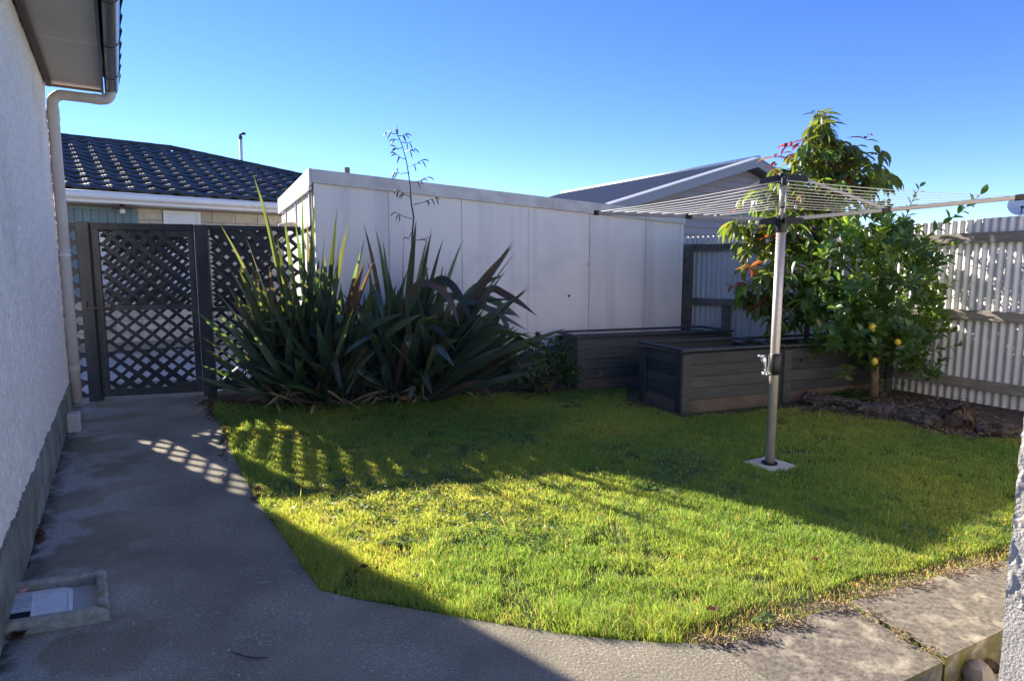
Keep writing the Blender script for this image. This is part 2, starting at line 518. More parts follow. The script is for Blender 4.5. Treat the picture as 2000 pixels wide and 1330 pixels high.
# ------------------------------------------------------------------ key places
WALL_C = Vector((-4.33, 5.95, 0))            # far corner of the white house
WD = head(-32.5)                             # along the house wall, away
WN = Vector((WD.y, -WD.x, 0)) * 1.0          # out of the wall, towards the path
if WN.x < 0: WN = -WN
FENCE0 = Vector((-4.43, 6.50, 0))
FD = head(74.0)
FN = Vector((-FD.y, FD.x, 0))                # behind the fence
SHED_C = Vector((-2.11, 6.70, 0))
SD = head(64.0)
SB = head(-26.0)

# ------------------------------------------------------------------ ground
g = MB()
g.quad(V3(-1200, -600, -0.14), V3(1200, -600, -0.14), V3(1200, 2400, -0.14), V3(-1200, 2400, -0.14))
g.build('ground', M['earth'], kind='structure')

left_edge = [at(x, y) for x, y in ((404, 772), (416, 800), (434, 840), (462, 900), (492, 960), (520, 1005), (552, 1045), (590, 1105), (625, 1152))]
front_edge = [at(x, y) for x, y in ((700, 1170), (800, 1187), (900, 1205), (1000, 1222), (1100, 1237), (1200, 1248), (1300, 1255), (1385, 1257))]
right_edge = [at(x, y) for x, y in ((1450, 1247), (1520, 1222), (1600, 1192), (1700, 1163), (1800, 1135), (1880, 1112), (1960, 1098), (2060, 1080), (2260, 1050))]
back_edge = [Vector(p) for p in ((5.6, 5.0, 0), (5.15, 5.45, 0))] + [at(x, y) for x, y in
             ((1985, 852), (1900, 856), (1830, 846), (1750, 826), (1650, 806), (1560, 796), (1530, 800), (1330, 815), (1222, 782), (1225, 758),
              (1120, 764), (1030, 768), (940, 768), (880, 765), (800, 776), (700, 784), (600, 788), (520, 792), (450, 793), (420, 790))]
lawn_poly = left_edge[1:] + front_edge + right_edge + back_edge
g = MB()
wide = left_edge[:] + front_edge + right_edge + [Vector((7.5, 3.0, 0)), Vector((7.5, 10.5, 0)), Vector((-2.4, 10.5, 0)), Vector((-3.42, 7.2, 0))]
g.v = [Vector((p.x, p.y, -0.018)) for p in wide]
g.f = [tuple(range(len(wide)))]
g.build('lawn_soil', M['lawn_soil'], kind='structure')


def slab(name, poly, z0, z1, m, parent, jitter=0.0):
    b = MB()
    b.prism([Vector((p.x, p.y, z0)) for p in poly], Vector((0, 0, z1 - z0)))
    o = b.build(name, m, parent)
    return o


path = empty('path', (0, 0, 0), kind='structure')
E0, E1 = at(1955, 1235), at(1760, 1330)
ed = (E1 - E0).normalized()
gap = 0.006
j1a, j1b = at(1400, 1256), at(1505, 1330)
j2a, j2b = at(1655, 1177), at(1845, 1290)


def online(p, d, q, e):
    """intersection of two lines in plan"""
    det = d.x * (-e.y) + e.x * d.y
    t = ((q.x - p.x) * (-e.y) + e.x * (q.y - p.y)) / det
    return Vector((p.x + d.x * t, p.y + d.y * t, 0))


j1d = (j1b - j1a).normalized()
j2d = (j2b - j2a).normalized()
j1e = online(j1a, j1d, E0, ed)
j2e = online(j2a, j2d, E0, ed)
wb = lambda t: WALL_C - WD * t              # on the wall base line
side = Vector((j1d.y, -j1d.x, 0)) * gap
poly = [wb(-0.75), wb(9.5), wb(9.5) + WN * 3.0, E0 + ed * 2.4, j1e - side * 0, j1a] + front_edge[::-1][1:] + left_edge[::-1] + [left_edge[0] + FN * 1.2, wb(-0.75) + WN * 0.02 + FN * 1.0]
slab('slab', poly, -0.13, 0.0, M['path'], path)
e1 = [j1a - j1d * 0.0]
k1 = right_edge[:3]
k2 = right_edge[3:]
off = (j2a - j1a).normalized() * gap
slab('slab', [j1a + off, j1e + off, j2e - off, j2a - off] + k1[::-1], -0.13, -0.003, M['slab'], path)
slab('slab', [j2a + off, j2e + off + V3(.01, .01, 0), E0 - ed * 3.0] + k2[::-1], -0.13, 0.004, M['slab'], path)
# yard behind the fence
b = MB()
b.quad(*[Vector((p.x, p.y, -0.03)) for p in (FENCE0 - FD * 6 + FN * 0.1, FENCE0 + FD * 1.0 + FN * 0.1, V3(-2.6, 12, 0), V3(-14, 12, 0))])
b.build('neighbour_yard_paving', M['pale_concrete'], kind='structure')

# ------------------------------------------------------------------ white house at the left
H_SOF = 3.12
house = empty('house', wb(3), 'white roughcast house with grey soffit, black gutter and pale downpipe beside the concrete path', 'house')


def relief(name, o, u, v, lu, lv, nu, nv, n, amp, sc, m, parent, sx=1.0, sy=1.0, edge=True, depth=0.0, bias=0.0):
    """a wall face as a grid with real relief"""
    mb = MB()
    for j in range(nv + 1):
        for i in range(nu + 1):
            p = o + u * (lu * i / nu) + v * (lv * j / nv)
            q = Vector((p.dot(u) * sc * sx, p.dot(v) * sc * sy, 3.1))
            h = mnoise.turbulence(q, 4, False, noise_basis='PERLIN_ORIGINAL') * amp
            h += mnoise.noise(q * 0.25) * amp * 0.5 + bias
            mb.v.append(p + n * h)
    for j in range(nv):
        for i in range(nu):
            a = j * (nu + 1) + i
            mb.f.append((a, a + 1, a + nu + 2, a + nu + 1))
    # back box
    return mb.build(name, m, parent, smooth=True)


relief('wall', wb(7.0) + UP * 0.30, WD, UP, 7.0, 2.83, 560, 260, WN, 0.010, 34, M['stucco'], house, sy=0.6)
b = MB()
b.box(wb(7.0) - WN * 0.25 + UP * 0.30, WD, WN, UP, 6.995, 0.246, 2.83)
b.build('wall_core', M['stucco'], house)
mbp = MB()
n = 60
for i in range(n + 1):
    p = wb(7.0) + WD * (7.0 * i / n)
    z = 0.30 + 0.012 * mnoise.noise(p * 5)
    mbp.v += [p + WN * 0.012 - UP * 0.12, p + WN * (0.012 + 0.004 * mnoise.noise(p * 9)) + UP * z, p - WN * 0.1 + UP * (z + 0.005)]
for i in range(n):
    a = i * 3
    mbp.f += [(a, a + 3, a + 4, a + 1), (a + 1, a + 4, a + 5, a + 2)]
mbp.quad(wb(0) + WN * .012 - UP * .12, wb(0) - WN * .3 - UP * .12, wb(0) - WN * .3 + UP * .3, wb(0) + WN * .012 + UP * .3)
mbp.build('plinth', M['plinth'], house)
# soffit sheets, scotia, fascia, gutter
ov = 0.47
zs = H_SOF
for k in range(4):
    a0 = -0.06 + k * 1.45
    b = MB()
    b.box(wb(a0 + 1.445) + UP * zs + WN * -0.02, WD, WN, UP, 1.44, ov - 0.005, 0.008)
    b.build('soffit_sheet', M['soffit'], house)
    b = MB()
    b.box(wb(a0 + 1.46) + UP * (zs - 0.004) + WN * 0.02, WD, WN, UP, 0.014, ov - 0.04, 0.004)
    b.build('soffit_joint', M['white_paint'], house)
b = MB(); b.box(wb(7) + UP * (zs - 0.035) + WN * 0.012, WD, WN, UP, 7.03, 0.045, 0.034, 0.006); b.build('scotia', M['brown_trim'], house)
b = MB(); b.box(wb(7) + UP * (zs - 0.03) + WN * (ov - 0.03), WD, WN, UP, 7.1, 0.022, 0.16); b.build('fascia', M['black_gutter'], house)
b = MB(); b.box(wb(-0.06) + UP * (zs - 0.02) - WN * 0.05, WD, WN, UP, 0.02, ov + 0.02, 0.15); b.build('end_board', M['brown_trim'], house)
# quarter round gutter
gp = []
prof = [(0.0, 0.11), (0.0, 0.03), (0.015, 0.005), (0.045, -0.005), (0.08, 0.005), (0.105, 0.035), (0.115, 0.075), (0.118, 0.105), (0.110, 0.11), (0.105, 0.075), (0.09, 0.04), (0.05, 0.012), (0.012, 0.02), (0.008, 0.11)]
b = MB()
b.prism([wb(7) + WN * (ov + x) + UP * (zs - 0.035 + z) for x, z in prof], WD * 7.09)
o = b.build('gutter', M['black_gutter'], house)
auto_smooth(o, 50)
for t in (0.55, 1.5, 2.45, 3.4):
    b = MB()
    b.prism([wb(t) + WN * (ov + x * 1.05 - 0.002) + UP * (zs - 0.039 + z * 1.03) for x, z in prof[:8]], WD * 0.012)
    b.build('gutter_bracket', M['black_gutter'], house)
# roof tiles over the gutter
RP = R(24)
rs = (-WN * math.cos(RP) + UP * math.sin(RP))
rn = (WN * math.sin(RP) + UP * math.cos(RP))


def tile_mesh(name, wdt, length, crest, thick, m, nseg=10, nose=0.35, sharp=45):
    """one wave tile: x across, y up the slope, z out of the roof"""
    mb = MB()
    k = nseg + 1
    for yy, lift, dz in ((0.006, thick, -thick), (0, thick, -0.016), (0.020, thick, -0.004), (length * nose, thick * 1.10, 0.0), (length, 0.0, 0.0)):
        for i in range(nseg + 1):
            u = i / nseg
            z = crest * (0.5 + 0.5 * math.cos(2 * math.pi * (u - 0.28))) ** 1.6 + (0.006 if u < 0.06 else 0)
            mb.v.append(Vector(((u - 0.5) * wdt, yy, z + lift + dz)))
    for r__ in range(4):
        for i in range(nseg):
            a = r__ * k + i
            mb.f.append((a, a + 1, a + k + 1, a + k))
    me = bpy.data.meshes.new(name)
    me.from_pydata([tuple(v) for v in mb.v], [], mb.f)
    me.polygons.foreach_set('use_smooth', [True] * len(me.polygons))
    me.materials.append(m)
    try: me.set_sharp_from_angle(angle=R(sharp))
    except Exception: pass
    return me


tm = tile_mesh('roof_tile', 0.335, 0.40, 0.035, 0.022, M['black_gutter'])
for r_ in range(3):
    for k in range(16):
        p = wb(0.06 + 0.33 * k) + WN * (ov + 0.125) + UP * (zs + 0.085) + rs * (0.34 * r_)
        put('roof_tile', tm, frame(p, -WD, rs, rn) if False else frame(p, WD, rs, WD.cross(rs)), house)
b = MB()
q = wb(7) + WN * (ov + 0.10) + UP * (zs + 0.075)
b.quad(q, q + WD * 7.05, q + WD * 7.05 + rs * 2.2, q + rs * 2.2)
b.build('roof', M['black_gutter'], house)
# downpipe
dp = WALL_C + WN * 0.052 - WD * 0.035
zt = 3.02
pts = [dp + UP * z for z in (0.10, 1.0, 2.0, zt - 0.10)]
for k in range(1, 6):
    a = k / 5 * math.pi / 2
    pts.append(dp + UP * (zt - 0.10 + 0.09 * math.sin(a)) + WN * (0.09 * (1 - math.cos(a))))
run = ov + 0.06 - 0.052
pts.append(dp + WN * (run - 0.09) + UP * (zt - 0.01))
for k in range(1, 6):
    a = k / 5 * math.pi / 2
    pts.append(dp + WN * (run - 0.09 + 0.075 * math.sin(a)) + UP * (zt - 0.01 + 0.075 * (1 - math.cos(a))))
pts.append(dp + WN * (run - 0.015) + UP * (zs - 0.02))
b = MB(); b.tube(pts, 0.046, 20)
pipe = b.build('downpipe', M['pipe'], house, smooth=True)
for z in (0.42, zt - 0.19, zt - 0.25):
    b = MB(); b.tube([dp + UP * z, dp + UP * (z + 0.05)], 0.050, 20)
    auto_smooth(b.build('pipe_collar', M['pipe'], pipe))
b = MB(); b.tube([dp + WN * (run - 0.16) + UP * (zt - 0.01), dp + WN * (run - 0.10) + UP * (zt - 0.01)], 0.050, 20); auto_smooth(b.build('pipe_collar', M['pipe'], pipe))
for z in (1.52,):
    b = MB(); b.tube([dp + UP * z, dp + UP * (z + 0.022)], 0.0505, 20)
    b.box(dp + UP * z - WN * 0.09 - WD * 0.06, WD, WN, UP, 0.12, 0.03, 0.022)
    b.build('pipe_bracket', M['white_paint'], pipe)

# brick under the downpipe
bp = at(143, 846)
b = MB()
b.box(bp - WD * 0.0 - WN * 0.045, WD, WN, UP, 0.16, 0.10, 0.165, 0.012)
o = b.build('concrete_block', M['pale_concrete'])
tag(o, 'small pale concrete block standing on the path below the downpipe', 'block')

# gully trap
gt = empty('gully_trap', at(110, 1180), 'mossy concrete gully surround with a white grate at the foot of the house wall', 'drain')
g0 = at(207, 1110, 0.055) - UP * 0.055
g1 = at(214, 1186, 0.055) - UP * 0.055
g3 = at(30, 1135, 0.055) - UP * 0.055
gu = (g1 - g0).normalized()
gv = (g3 - g0).normalized()
LU, LV = (g1 - g0).length, (g3 - g0).length + 0.1
th = 0.042
b = MB()
outer = [g0, g1, g1 + gv * LV, g0 + gv * LV]
inner = [g0 + (gu + gv) * th, g1 + (-gu + gv) * th, g1 + (-gu) * th + gv * LV, g0 + gu * th + gv * LV]
for (i, j) in ((0, 1), (3, 0), (1, 2)):
    b.hexa([outer[i] - UP * .02, outer[j] - UP * .02, inner[j] - UP * .02, inner[i] - UP * .02, outer[i] + UP * .055, outer[j] + UP * .055, inner[j] + UP * .056, inner[i] + UP * .056] if (i, j) != (3, 0)
           else [outer[3] - UP * .02, outer[0] - UP * .02, inner[0] - UP * .02, inner[3] - UP * .02, outer[3] + UP * .0555, outer[0] + UP * .0555, inner[0] + UP * .0565, inner[3] + UP * .0565])
o = b.build('surround', M['moss_concrete'], gt)
md = o.modifiers.new('b', 'BEVEL'); md.width = 0.012; md.segments = 2; md.limit_method = 'ANGLE'
b = MB(); b.quad(*[p + UP * 0.008 for p in inner]); b.build('tray', M['pale_concrete'], gt)
gc = inner[0] + gv * 0.085 + gu * 0.012
gl, gw = min(0.24, LV * 0.55), (inner[1] - inner[0]).length - 0.035
cv = MB()
rc = 0.05
outl = []
for cx, cy, a0 in ((rc, rc, 180), (gw - rc, rc, 270), (gw - 0.006, gl - .006, 0), (0.006, gl - .006, 90)):
    rr = rc if a0 in (180, 270) else 0.006
    for k in range(5):
        a = R(a0 + 90 * k / 4)
        outl.append((cx + rr * math.cos(a), cy + rr * math.sin(a)))
def gpt(x, y, z): return gc + gu * x + gv * y + UP * z
cv.prism([gpt(x, y, 0.014) for x, y in outl], UP * 0.008)
cov = cv.build('grate_cover', M['grate'], gt)
sl = MB()
sl.quad(gpt(0.02, gl * 0.60, 0.0245), gpt(gw - 0.02, gl * 0.60, 0.0245), gpt(gw - 0.02, gl * 0.93, 0.0245), gpt(0.02, gl * 0.93, 0.0245))
sl.build('grate_opening', M['dark_hole'], gt)
for k in range(9):
    x = 0.018 + (gw - 0.055) * k / 9 * 0.86
    b = MB(); b.box(gpt(x, gl * 0.60, 0.026), gu, gv, UP, 0.010, gl * 0.33, 0.004); b.build('bar', M['grate'], gt)
b = MB(); b.box(gpt(gw * .62, gl * 0.60, 0.027), gu, gv, UP, 0.014, gl * 0.33, 0.005); b.build('bar', M['grate'], gt)
b = MB(); b.box(gpt(0.008, gl * 0.585, 0.022), gu, gv, UP, gw - .016, 0.004, 0.004); b.box(gpt(0.03, 0.012, 0.0225), gu, gv, UP, gw - .06, 0.004, 0.003); b.build('rim', M['grate'], gt)
pc = at(42, 1153, 0.03)
b = MB(); b.tube([pc, pc + UP * 0.012], 0.022, 20)
tag(b.build('pink_cap', M['pink']), 'small round pink plastic cap lying in the corner of the gully surround', 'cap')


# ------------------------------------------------------------------ lattice fence and gate
PX, ANG = 0.172, R(40.5)
LW, LT = 0.062, 0.009


def laths(parent, o, u, n, x0, x1, z0, z1, phase=0.0, m=None, name='lath', fams=(1, -1), depth=0.0):
    """laths of a diagonal lattice clipped to a rectangle; o is the foot point, u the run, n the normal"""
    ta = math.tan(ANG)
    hw = LW / 2 / math.sin(ANG)          # half width measured along x
    for fam in fams:
        k0 = int(math.floor((x0 - (z1 - z0) / ta) / PX)) - 2
        k1 = int(math.ceil((x1 + (z1 - z0) / ta) / PX)) + 2
        for k in range(k0, k1):
            xb = k * PX + phase + (0.0 if fam > 0 else PX * 0.15)    # x where the lath meets z0
            # two side lines x = xb +- hw + fam*(z-z0)/ta ; centre clipped
            def zat(x): return z0 + (x - xb) * ta * fam
            if fam > 0:
                za, zb = max(z0, zat(x0)), min(z1, zat(x1))
            else:
                za, zb = max(z0, zat(x1)), min(z1, zat(x0))
            if zb - za < 0.03: continue
            xa, xe = xb + fam * (za - z0) / ta, xb + fam * (zb - z0) / ta
            j = random.uniform(-0.002, 0.002)
            dd = depth + (LT if fam > 0 else 0)
            mb = MB()
            P = []
            for dn in (0, LT - 0.001):
                for (xx, zz) in ((xa - hw, za), (xa + hw, za), (xe + hw, zb), (xe - hw, zb)):
                    P.append(o + u * min(max(xx + j, x0 - .004), x1 + .004) + UP * zz + n * (dd + dn))
            mb.hexa([P[0], P[1], P[2], P[3], P[4], P[5], P[6], P[7]])
            mb.build(name, m or M['dark_wood'], parent)


fence = empty('lattice_fence', FENCE0 + FD * 1.2, 'dark stained lattice fence panels and posts on both sides of the gate, behind the flax', 'fence')
gate = empty('lattice_gate', FENCE0 + FD * 0.1, 'dark stained lattice gate between two square posts at the end of the path', 'gate')
GH = 1.87


def post(o, u, n, x, wdt, dep, h, m, parent, name='post'):
    b = MB()
    b.box(o + u * x + n * (-dep * 0.5) - UP * 0.05, u, n, UP, wdt, dep, h + 0.05, 0.006)
    return b.build(name, m, parent)


P0 = FENCE0
post(P0, FD, FN, -0.07, 0.115, 0.11, GH + 0.01, M['dark_wood'], fence)
GX0, GX1 = 0.055, 1.02
post(P0, FD, FN, 1.035, 0.125, 0.11, GH + 0.0, M['worn_wood'], fence)
# gate frame
def bar(x, z, lx, lz, m, parent, name, dep=0.035, off=-0.02):
    b = MB(); b.box(P0 + FD * x + FN * off + UP * z, FD, FN, UP, lx, dep, lz, 0.003); return b.build(name, m, parent)
bar(GX0, 0.04, 0.065, GH - 0.06, M['worn_wood'], gate, 'stile')
bar(GX1 - 0.06, 0.04, 0.06, GH - 0.09, M['worn_wood'], gate, 'stile')
bar(GX0 - 0.002, GH - 0.065, GX1 - GX0 + 0.004, 0.07, M['dark_wood'], gate, 'top_rail', 0.04, -0.024)
bar(GX1 - 0.28, GH - 0.135, 0.27, 0.065, M['worn_wood'], gate, 'repair_board', 0.02, -0.045)
bar(GX0 + 0.066, 0.96, GX1 - GX0 - 0.128, 0.055, M['worn_wood'], gate, 'middle_rail', 0.03, -0.024)
bar(GX0 + 0.066, 0.04, GX1 - GX0 - 0.128, 0.075, M['worn_wood'], gate, 'bottom_rail')
bar(GX1 - 0.27, 0.12, 0.21, 0.045, M['worn_wood'], gate, 'repair_board', 0.02, -0.045)
laths(gate, P0, FD, FN, GX0 + 0.05, GX1 - 0.05, 0.10, GH - 0.05, 0.03)
laths(gate, P0, FD, FN, GX0 + 0.05, GX1 - 0.05, 1.00, GH - 0.05, 0.03 + PX * 0.47, depth=0.06, fams=(1,))
laths(gate, P0, FD, FN, GX0 + 0.05, GX1 - 0.05, 1.00, GH - 0.05, 0.03 + PX * 0.5, depth=0.07, fams=(-1,))
b = MB()
b.box(P0 + FD * (-0.02) - FN * 0.07 + UP * 0.985, FD, FN, UP, 0.22, 0.014, 0.018)
b.box(P0 + FD * (-0.05) - FN * 0.075 + UP * 0.985, FD, FN, UP, 0.03, 0.02, 0.07)
b.build('latch', M['black_plastic'], gate)
# right and left fixed panels
xr1 = 2.12
def fbar(x, z, lx, lz, m, name='rail'):
    return bar(x, z, lx, lz, m, fence, name, 0.045, -0.02)
fbar(1.16, GH - 0.05, xr1 - 1.16, 0.05, M['dark_wood'])
fbar(1.16, 0.93, xr1 - 1.16, 0.05, M['dark_wood'])
fbar(1.16, 0.06, xr1 - 1.16, 0.08, M['dark_wood'])
laths(fence, P0, FD, FN, 1.16, xr1, 0.10, GH - 0.03, 0.10)
laths(fence, P0, FD, FN, 1.16, xr1 - 0.32, 0.95, GH - 0.03, 0.10 + PX * 0.47, depth=0.06, fams=(1,))
laths(fence, P0, FD, FN, 1.16, xr1 - 0.32, 0.95, GH - 0.03, 0.10 + PX * 0.5, depth=0.07, fams=(-1,))
xl = -0.62
fbar(xl, GH - 0.05, -xl - 0.07, 0.05, M['dark_wood'])
fbar(xl, 0.90, -xl - 0.07, 0.05, M['dark_wood'])
laths(fence, P0, FD, FN, xl, -0.07, 0.04, GH - 0.03, 0.06)

# ------------------------------------------------------------------ long white shed
ZL, ZR = 2.44, 2.17       # the flat roof falls to the right
LS = 5.03
shed = empty('shed', SHED_C + SD * 2.5, 'long low white shed of tall flat panels with stained fascia behind the flax and beds', 'shed')
SN = -SB if SB.y > 0 else SB      # out of the front face
SN = Vector((SD.y, -SD.x, 0)); SN = SN if SN.y < 0 else -SN
def shz(s): return ZL + (ZR - ZL) * s / LS
joints_px = [608, 761, 901, 1029, 1147, 1255, 1324]
def s_of(px):
    k = (px - 1000) / F * 1.0
    # plan position on the front line seen at that column near eye height
    return (k * SHED_C.y - SHED_C.x) / (SD.x - k * SD.y)
js = [0.0] + [s_of(x) for x in joints_px[1:-1]] + [LS]
fh = 0.14
for i in range(len(js) - 1):
    a, c = js[i] + 0.035 * (i == 0) + 0.004, js[i + 1] - 0.004
    p, q = SHED_C + SD * a, SHED_C + SD * c
    b = MB()
    za, zc = shz(a) - fh * 0.8, shz(c) - fh * 0.8
    th_ = SN * 0.03
    b.hexa([p + UP * 0.22, q + UP * 0.22, q + UP * 0.22 + th_, p + UP * 0.22 + th_][::-1] + [p + UP * za, q + UP * zc, q + UP * zc + th_, p + UP * za + th_][::-1])
    o = b.build('panel', M['shed_panel'], shed)
    if i > 0 and i != 3:
        b = MB(); b.box(SHED_C + SD * (js[i] + 0.006) + SN * 0.030 + UP * 0.22, SD, SN, UP, 0.05, 0.005, shz(js[i]) - fh * .8 - 0.22)
        b.build('cover_strip', M['shed_panel'], shed)
    if i > 0:
        b = MB(); b.box(SHED_C + SD * (js[i] - 0.008) + SN * 0.008 + UP * 0.22, SD, SN, UP, 0.016, 0.014, shz(js[i]) - fh * .8 - 0.22)
        b.build('joint', M['shed_trim'], shed)
b = MB(); b.box(SHED_C - SN * 0.0 - SB * 0.03 * 0 + SN * -0.01 - SD * 0.003, SD, SN, UP, 0.045, 0.05, ZL - 0.1); b.build('corner_board', M['shed_panel'], shed)
b = MB(); b.box(SHED_C + SD * (LS - 0.05) - SN * 0.01, SD, SN, UP, 0.055, 0.052, ZR - 0.08); b.build('corner_board', M['shed_panel'], shed)
# foundation
b = MB(); b.box(SHED_C + SD * 0.02 - SN * 0.1 - UP * 0.1, SD, SN, UP, LS - 0.04, 0.115, 0.315); b.build('footing', M['cream_brick'], shed)
# fascia boards, butt jointed
bb = [-0.02, 2.9, LS + 0.02]
for i in range(2):
    a, c = bb[i], bb[i + 1] - 0.004
    p, q = SHED_C + SD * a + SN * 0.036, SHED_C + SD * c + SN * 0.036
    t2 = SN * 0.028
    b = MB()
    b.hexa([p + UP * (shz(a) - fh), p + UP * (shz(a) - fh) + t2, q + UP * (shz(c) - fh) + t2, q + UP * (shz(c) - fh), p + UP * shz(a), p + UP * shz(a) + t2, q + UP * shz(c) + t2, q + UP * shz(c)])
    b.build('fascia', M['shed_trim'], shed)
# body, roof
EL = 2.55
b = MB()
c0, c1 = SHED_C + SN * 0.0, SHED_C + SD * LS
c2, c3 = c1 + SB * 3.2, c0 + SB * 3.2
ins = 0.012
cc_ = [c0 + SD * ins + SB * ins, c1 - SD * ins + SB * ins, c2 - SD * ins, c3 + SD * ins]
b.hexa([p + UP * 0.0 for p in cc_] + [cc_[0] + UP * (ZL - 0.03), cc_[1] + UP * (ZR - 0.03), cc_[2] + UP * (ZR - 0.03), cc_[3] + UP * (ZL - 0.03)])
b.build('body', M['shed_panel'], shed)
b = MB()
rr = [c0 - SD * 0.0 + SN * 0.03, c1 + SN * 0.03, c2, c3]
b.hexa([rr[0] + UP * (ZL - 0.028), rr[1] + UP * (ZR - 0.028), rr[2] + UP * (ZR - 0.028), rr[3] + UP * (ZL - 0.028)] + [rr[0] + UP * (ZL - 0.006), rr[1] + UP * (ZR - 0.006), rr[2] + UP * (ZR - 0.006), rr[3] + UP * (ZL - 0.006)])
b.build('roof', M['zinc'], shed)
# end face: fascia, battens, upper panel, ledge, lower door, lamp
EN = -SD
b = MB(); b.box(SHED_C + EN * 0.022 + SN * 0.06 + UP * (ZL - 0.17), SB, EN, UP, 3.25, 0.028, 0.174); b.build('end_fascia', M['shed_trim'], shed)
b = MB(); b.box(SHED_C + EN * 0.021 + SN * 0.02 + UP * (ZL - 0.215), SB, EN, UP, 3.2, 0.032, 0.04); b.build('batten', M['white_paint'], shed)
b = MB(); b.box(SHED_C + EN * 0.004 + SB * 0.07 + UP * (ZL - 0.58), SB, EN, UP, 3.0, 0.01, 0.36); b.build('end_panel', M['shed_panel'], shed)
for s_ in (0.12, 1.3, 2.4):
    b = MB(); b.box(SHED_C + EN * 0.014 + SB * s_ + UP * (ZL - 0.575), SB, EN, UP, 0.035, 0.018, 0.355); b.build('batten', M['shed_trim'], shed)
b = MB(); b.box(SHED_C + EN * 0.0 + SB * 0.03 + UP * (ZL - 0.60), SB, EN, UP, 3.1, 0.05, 0.018); b.build('ledge', M['dark_wood'], shed)
b = MB(); b.box(SHED_C + EN * 0.004 + SB * 0.2 + UP * 0.1, SB, EN, UP, 2.7, 0.015, ZL - 0.72); b.build('sliding_door', M['white_paint'], shed)
lp = SHED_C + SB * 1.15 + EN * 0.03 + UP * (ZL - 0.50)
b = MB(); b.tube([lp, lp + EN * 0.06, lp + EN * 0.13 - UP * 0.03, lp + EN * 0.22 - UP * 0.035], [0.02, 0.03, 0.05, 0.035], 12)
b.build('wall_lamp', M['cream_brick'], shed, smooth=True)
vp = SHED_C + SD * 0.36 + SB * 0.12 + UP * (ZL - 0.03)
b = MB(); b.box(vp, SD, SB, UP, 0.055, 0.055, 0.10, 0.004); b.build('vent_stub', M['fence_timber'], shed)
# small rust spots / cables on the front
for (s_, z_) in ((js[3] + 0.60, 1.05),):
    b = MB(); b.tube([SHED_C + SD * s_ + SN * 0.029 + UP * z_, SHED_C + SD * s_ + SN * 0.036 + UP * z_], 0.018, 10); b.build('hole_plug', M['brown_trim'], shed)
cab = [SHED_C + SD * (js[4] + random.uniform(-.006, .006)) + SN * 0.036 + UP * z for z in [shz(js[4]) - fh - 0.02 - 0.11 * k for k in range(8)]]
b = MB(); b.tube(cab, 0.006, 6); b.box(cab[6] - SD * 0.02, SD, SN, UP, 0.045, 0.02, 0.05); b.build('cable', M['shed_trim'], shed)

# ------------------------------------------------------------------ neighbour's brick house
ZG = 2.55
n0, n1 = at(125, 377, ZG), at(530, 402, ZG)
ND = Vector((n1.x - n0.x, n1.y - n0.y, 0)).normalized()
NB = Vector((-ND.y, ND.x, 0))                  # away behind
nb = empty('brick_house', Vector((n0.x, n0.y, 0)) + NB * 2, 'cream brick bungalow with a black wavy tile roof beyond the lattice gate', 'house')
n0f = Vector((n0.x, n0.y, 0)); n0f = n0f - ND * 2.6
NL = 7.2
wallp = n0f + NB * 0.55
b = MB(); b.box(wallp + NB * 0.012, ND, NB, UP, NL, 5, ZG - 0.05); b.build('wall', M['mortar'], nb)
# openings (in metres along the wall)
def s_n(px):
    k = (px - 1000) / F
    return (k * wallp.y - wallp.x) / (ND.x - k * ND.y)
tx0, tx1, wx0, wx1 = s_n(143), s_n(281), s_n(328), s_n(402)
rows, bh, bl = 12, 0.19, 0.40
for r_ in range(rows):
    z = ZG - 0.12 - (r_ + 1) * bh
    if z < 0.0: break
    x = -0.2 * (r_ % 2)
    while x < NL:
        a, c = max(x, 0) + 0.004, min(x + bl, NL) - 0.006
        for (lo, hi) in ((tx0, tx1), (wx0, wx1)):
            if a < hi and c > lo and z > 0.85:
                if a < lo - 0.06: c = min(c, lo)
                elif c > hi + 0.06: a = max(a, hi)
                else: a = c
        if c - a > 0.05 and (c > 0.8):
            b = MB(); b.box(wallp + ND * a + UP * z - NB * random.uniform(0.006, 0.014), ND, NB, UP, c - a, 0.035, bh - 0.013)
            b.build('brick', M['cream_brick'], nb)
        x += bl
# teal clad bay with a frame
k = tx0
while k < tx1 - 0.02:
    b = MB(); b.box(wallp + ND * k + UP * 0.9 - NB * 0.02, ND, NB, UP, min(0.105, tx1 - k), 0.04, ZG - 1.05); b.build('cladding_board', M['teal'], nb)
    k += 0.112
b = MB(); b.box(wallp + ND * (tx0 + 0.02) + UP * (ZG - 0.19) - NB * 0.06, ND, NB, UP, tx1 - tx0 - .04, 0.05, 0.045); b.build('lintel_board', M['teal'], nb)
win = MB()
wx, ww, wz0, wz1 = tx0 + 0.25, tx1 - tx0 - 0.27, 1.0, ZG - 0.42
def wframe(x, wd, z0, z1, m, t=0.05, name='window'):
    mb = MB()
    o_ = wallp - NB * 0.045
    for (ax, az, lx, lz) in ((x, z0, wd, t), (x, z1 - t, wd, t), (x, z0 + t, t, z1 - z0 - 2 * t), (x + wd - t, z0 + t, t, z1 - z0 - 2 * t)):
        mb.box(o_ + ND * ax + UP * az, ND, NB, UP, lx, 0.06, lz)
    fr = mb.build(name, m, nb)
    pm_ = MB(); pm_.box(o_ + ND * (x + t) + NB * 0.02 + UP * (z0 + t), ND, NB, UP, wd - 2 * t, 0.01, z1 - z0 - 2 * t)
    pm_.build('pane', M['glass'], fr)
    return fr
wframe(wx, ww, wz0, wz1, M['cream_brick'], 0.06)
wframe(wx0 + 0.01, wx1 - wx0 - 0.02, 0.95, ZG - 0.14, M['white_paint'], 0.06)
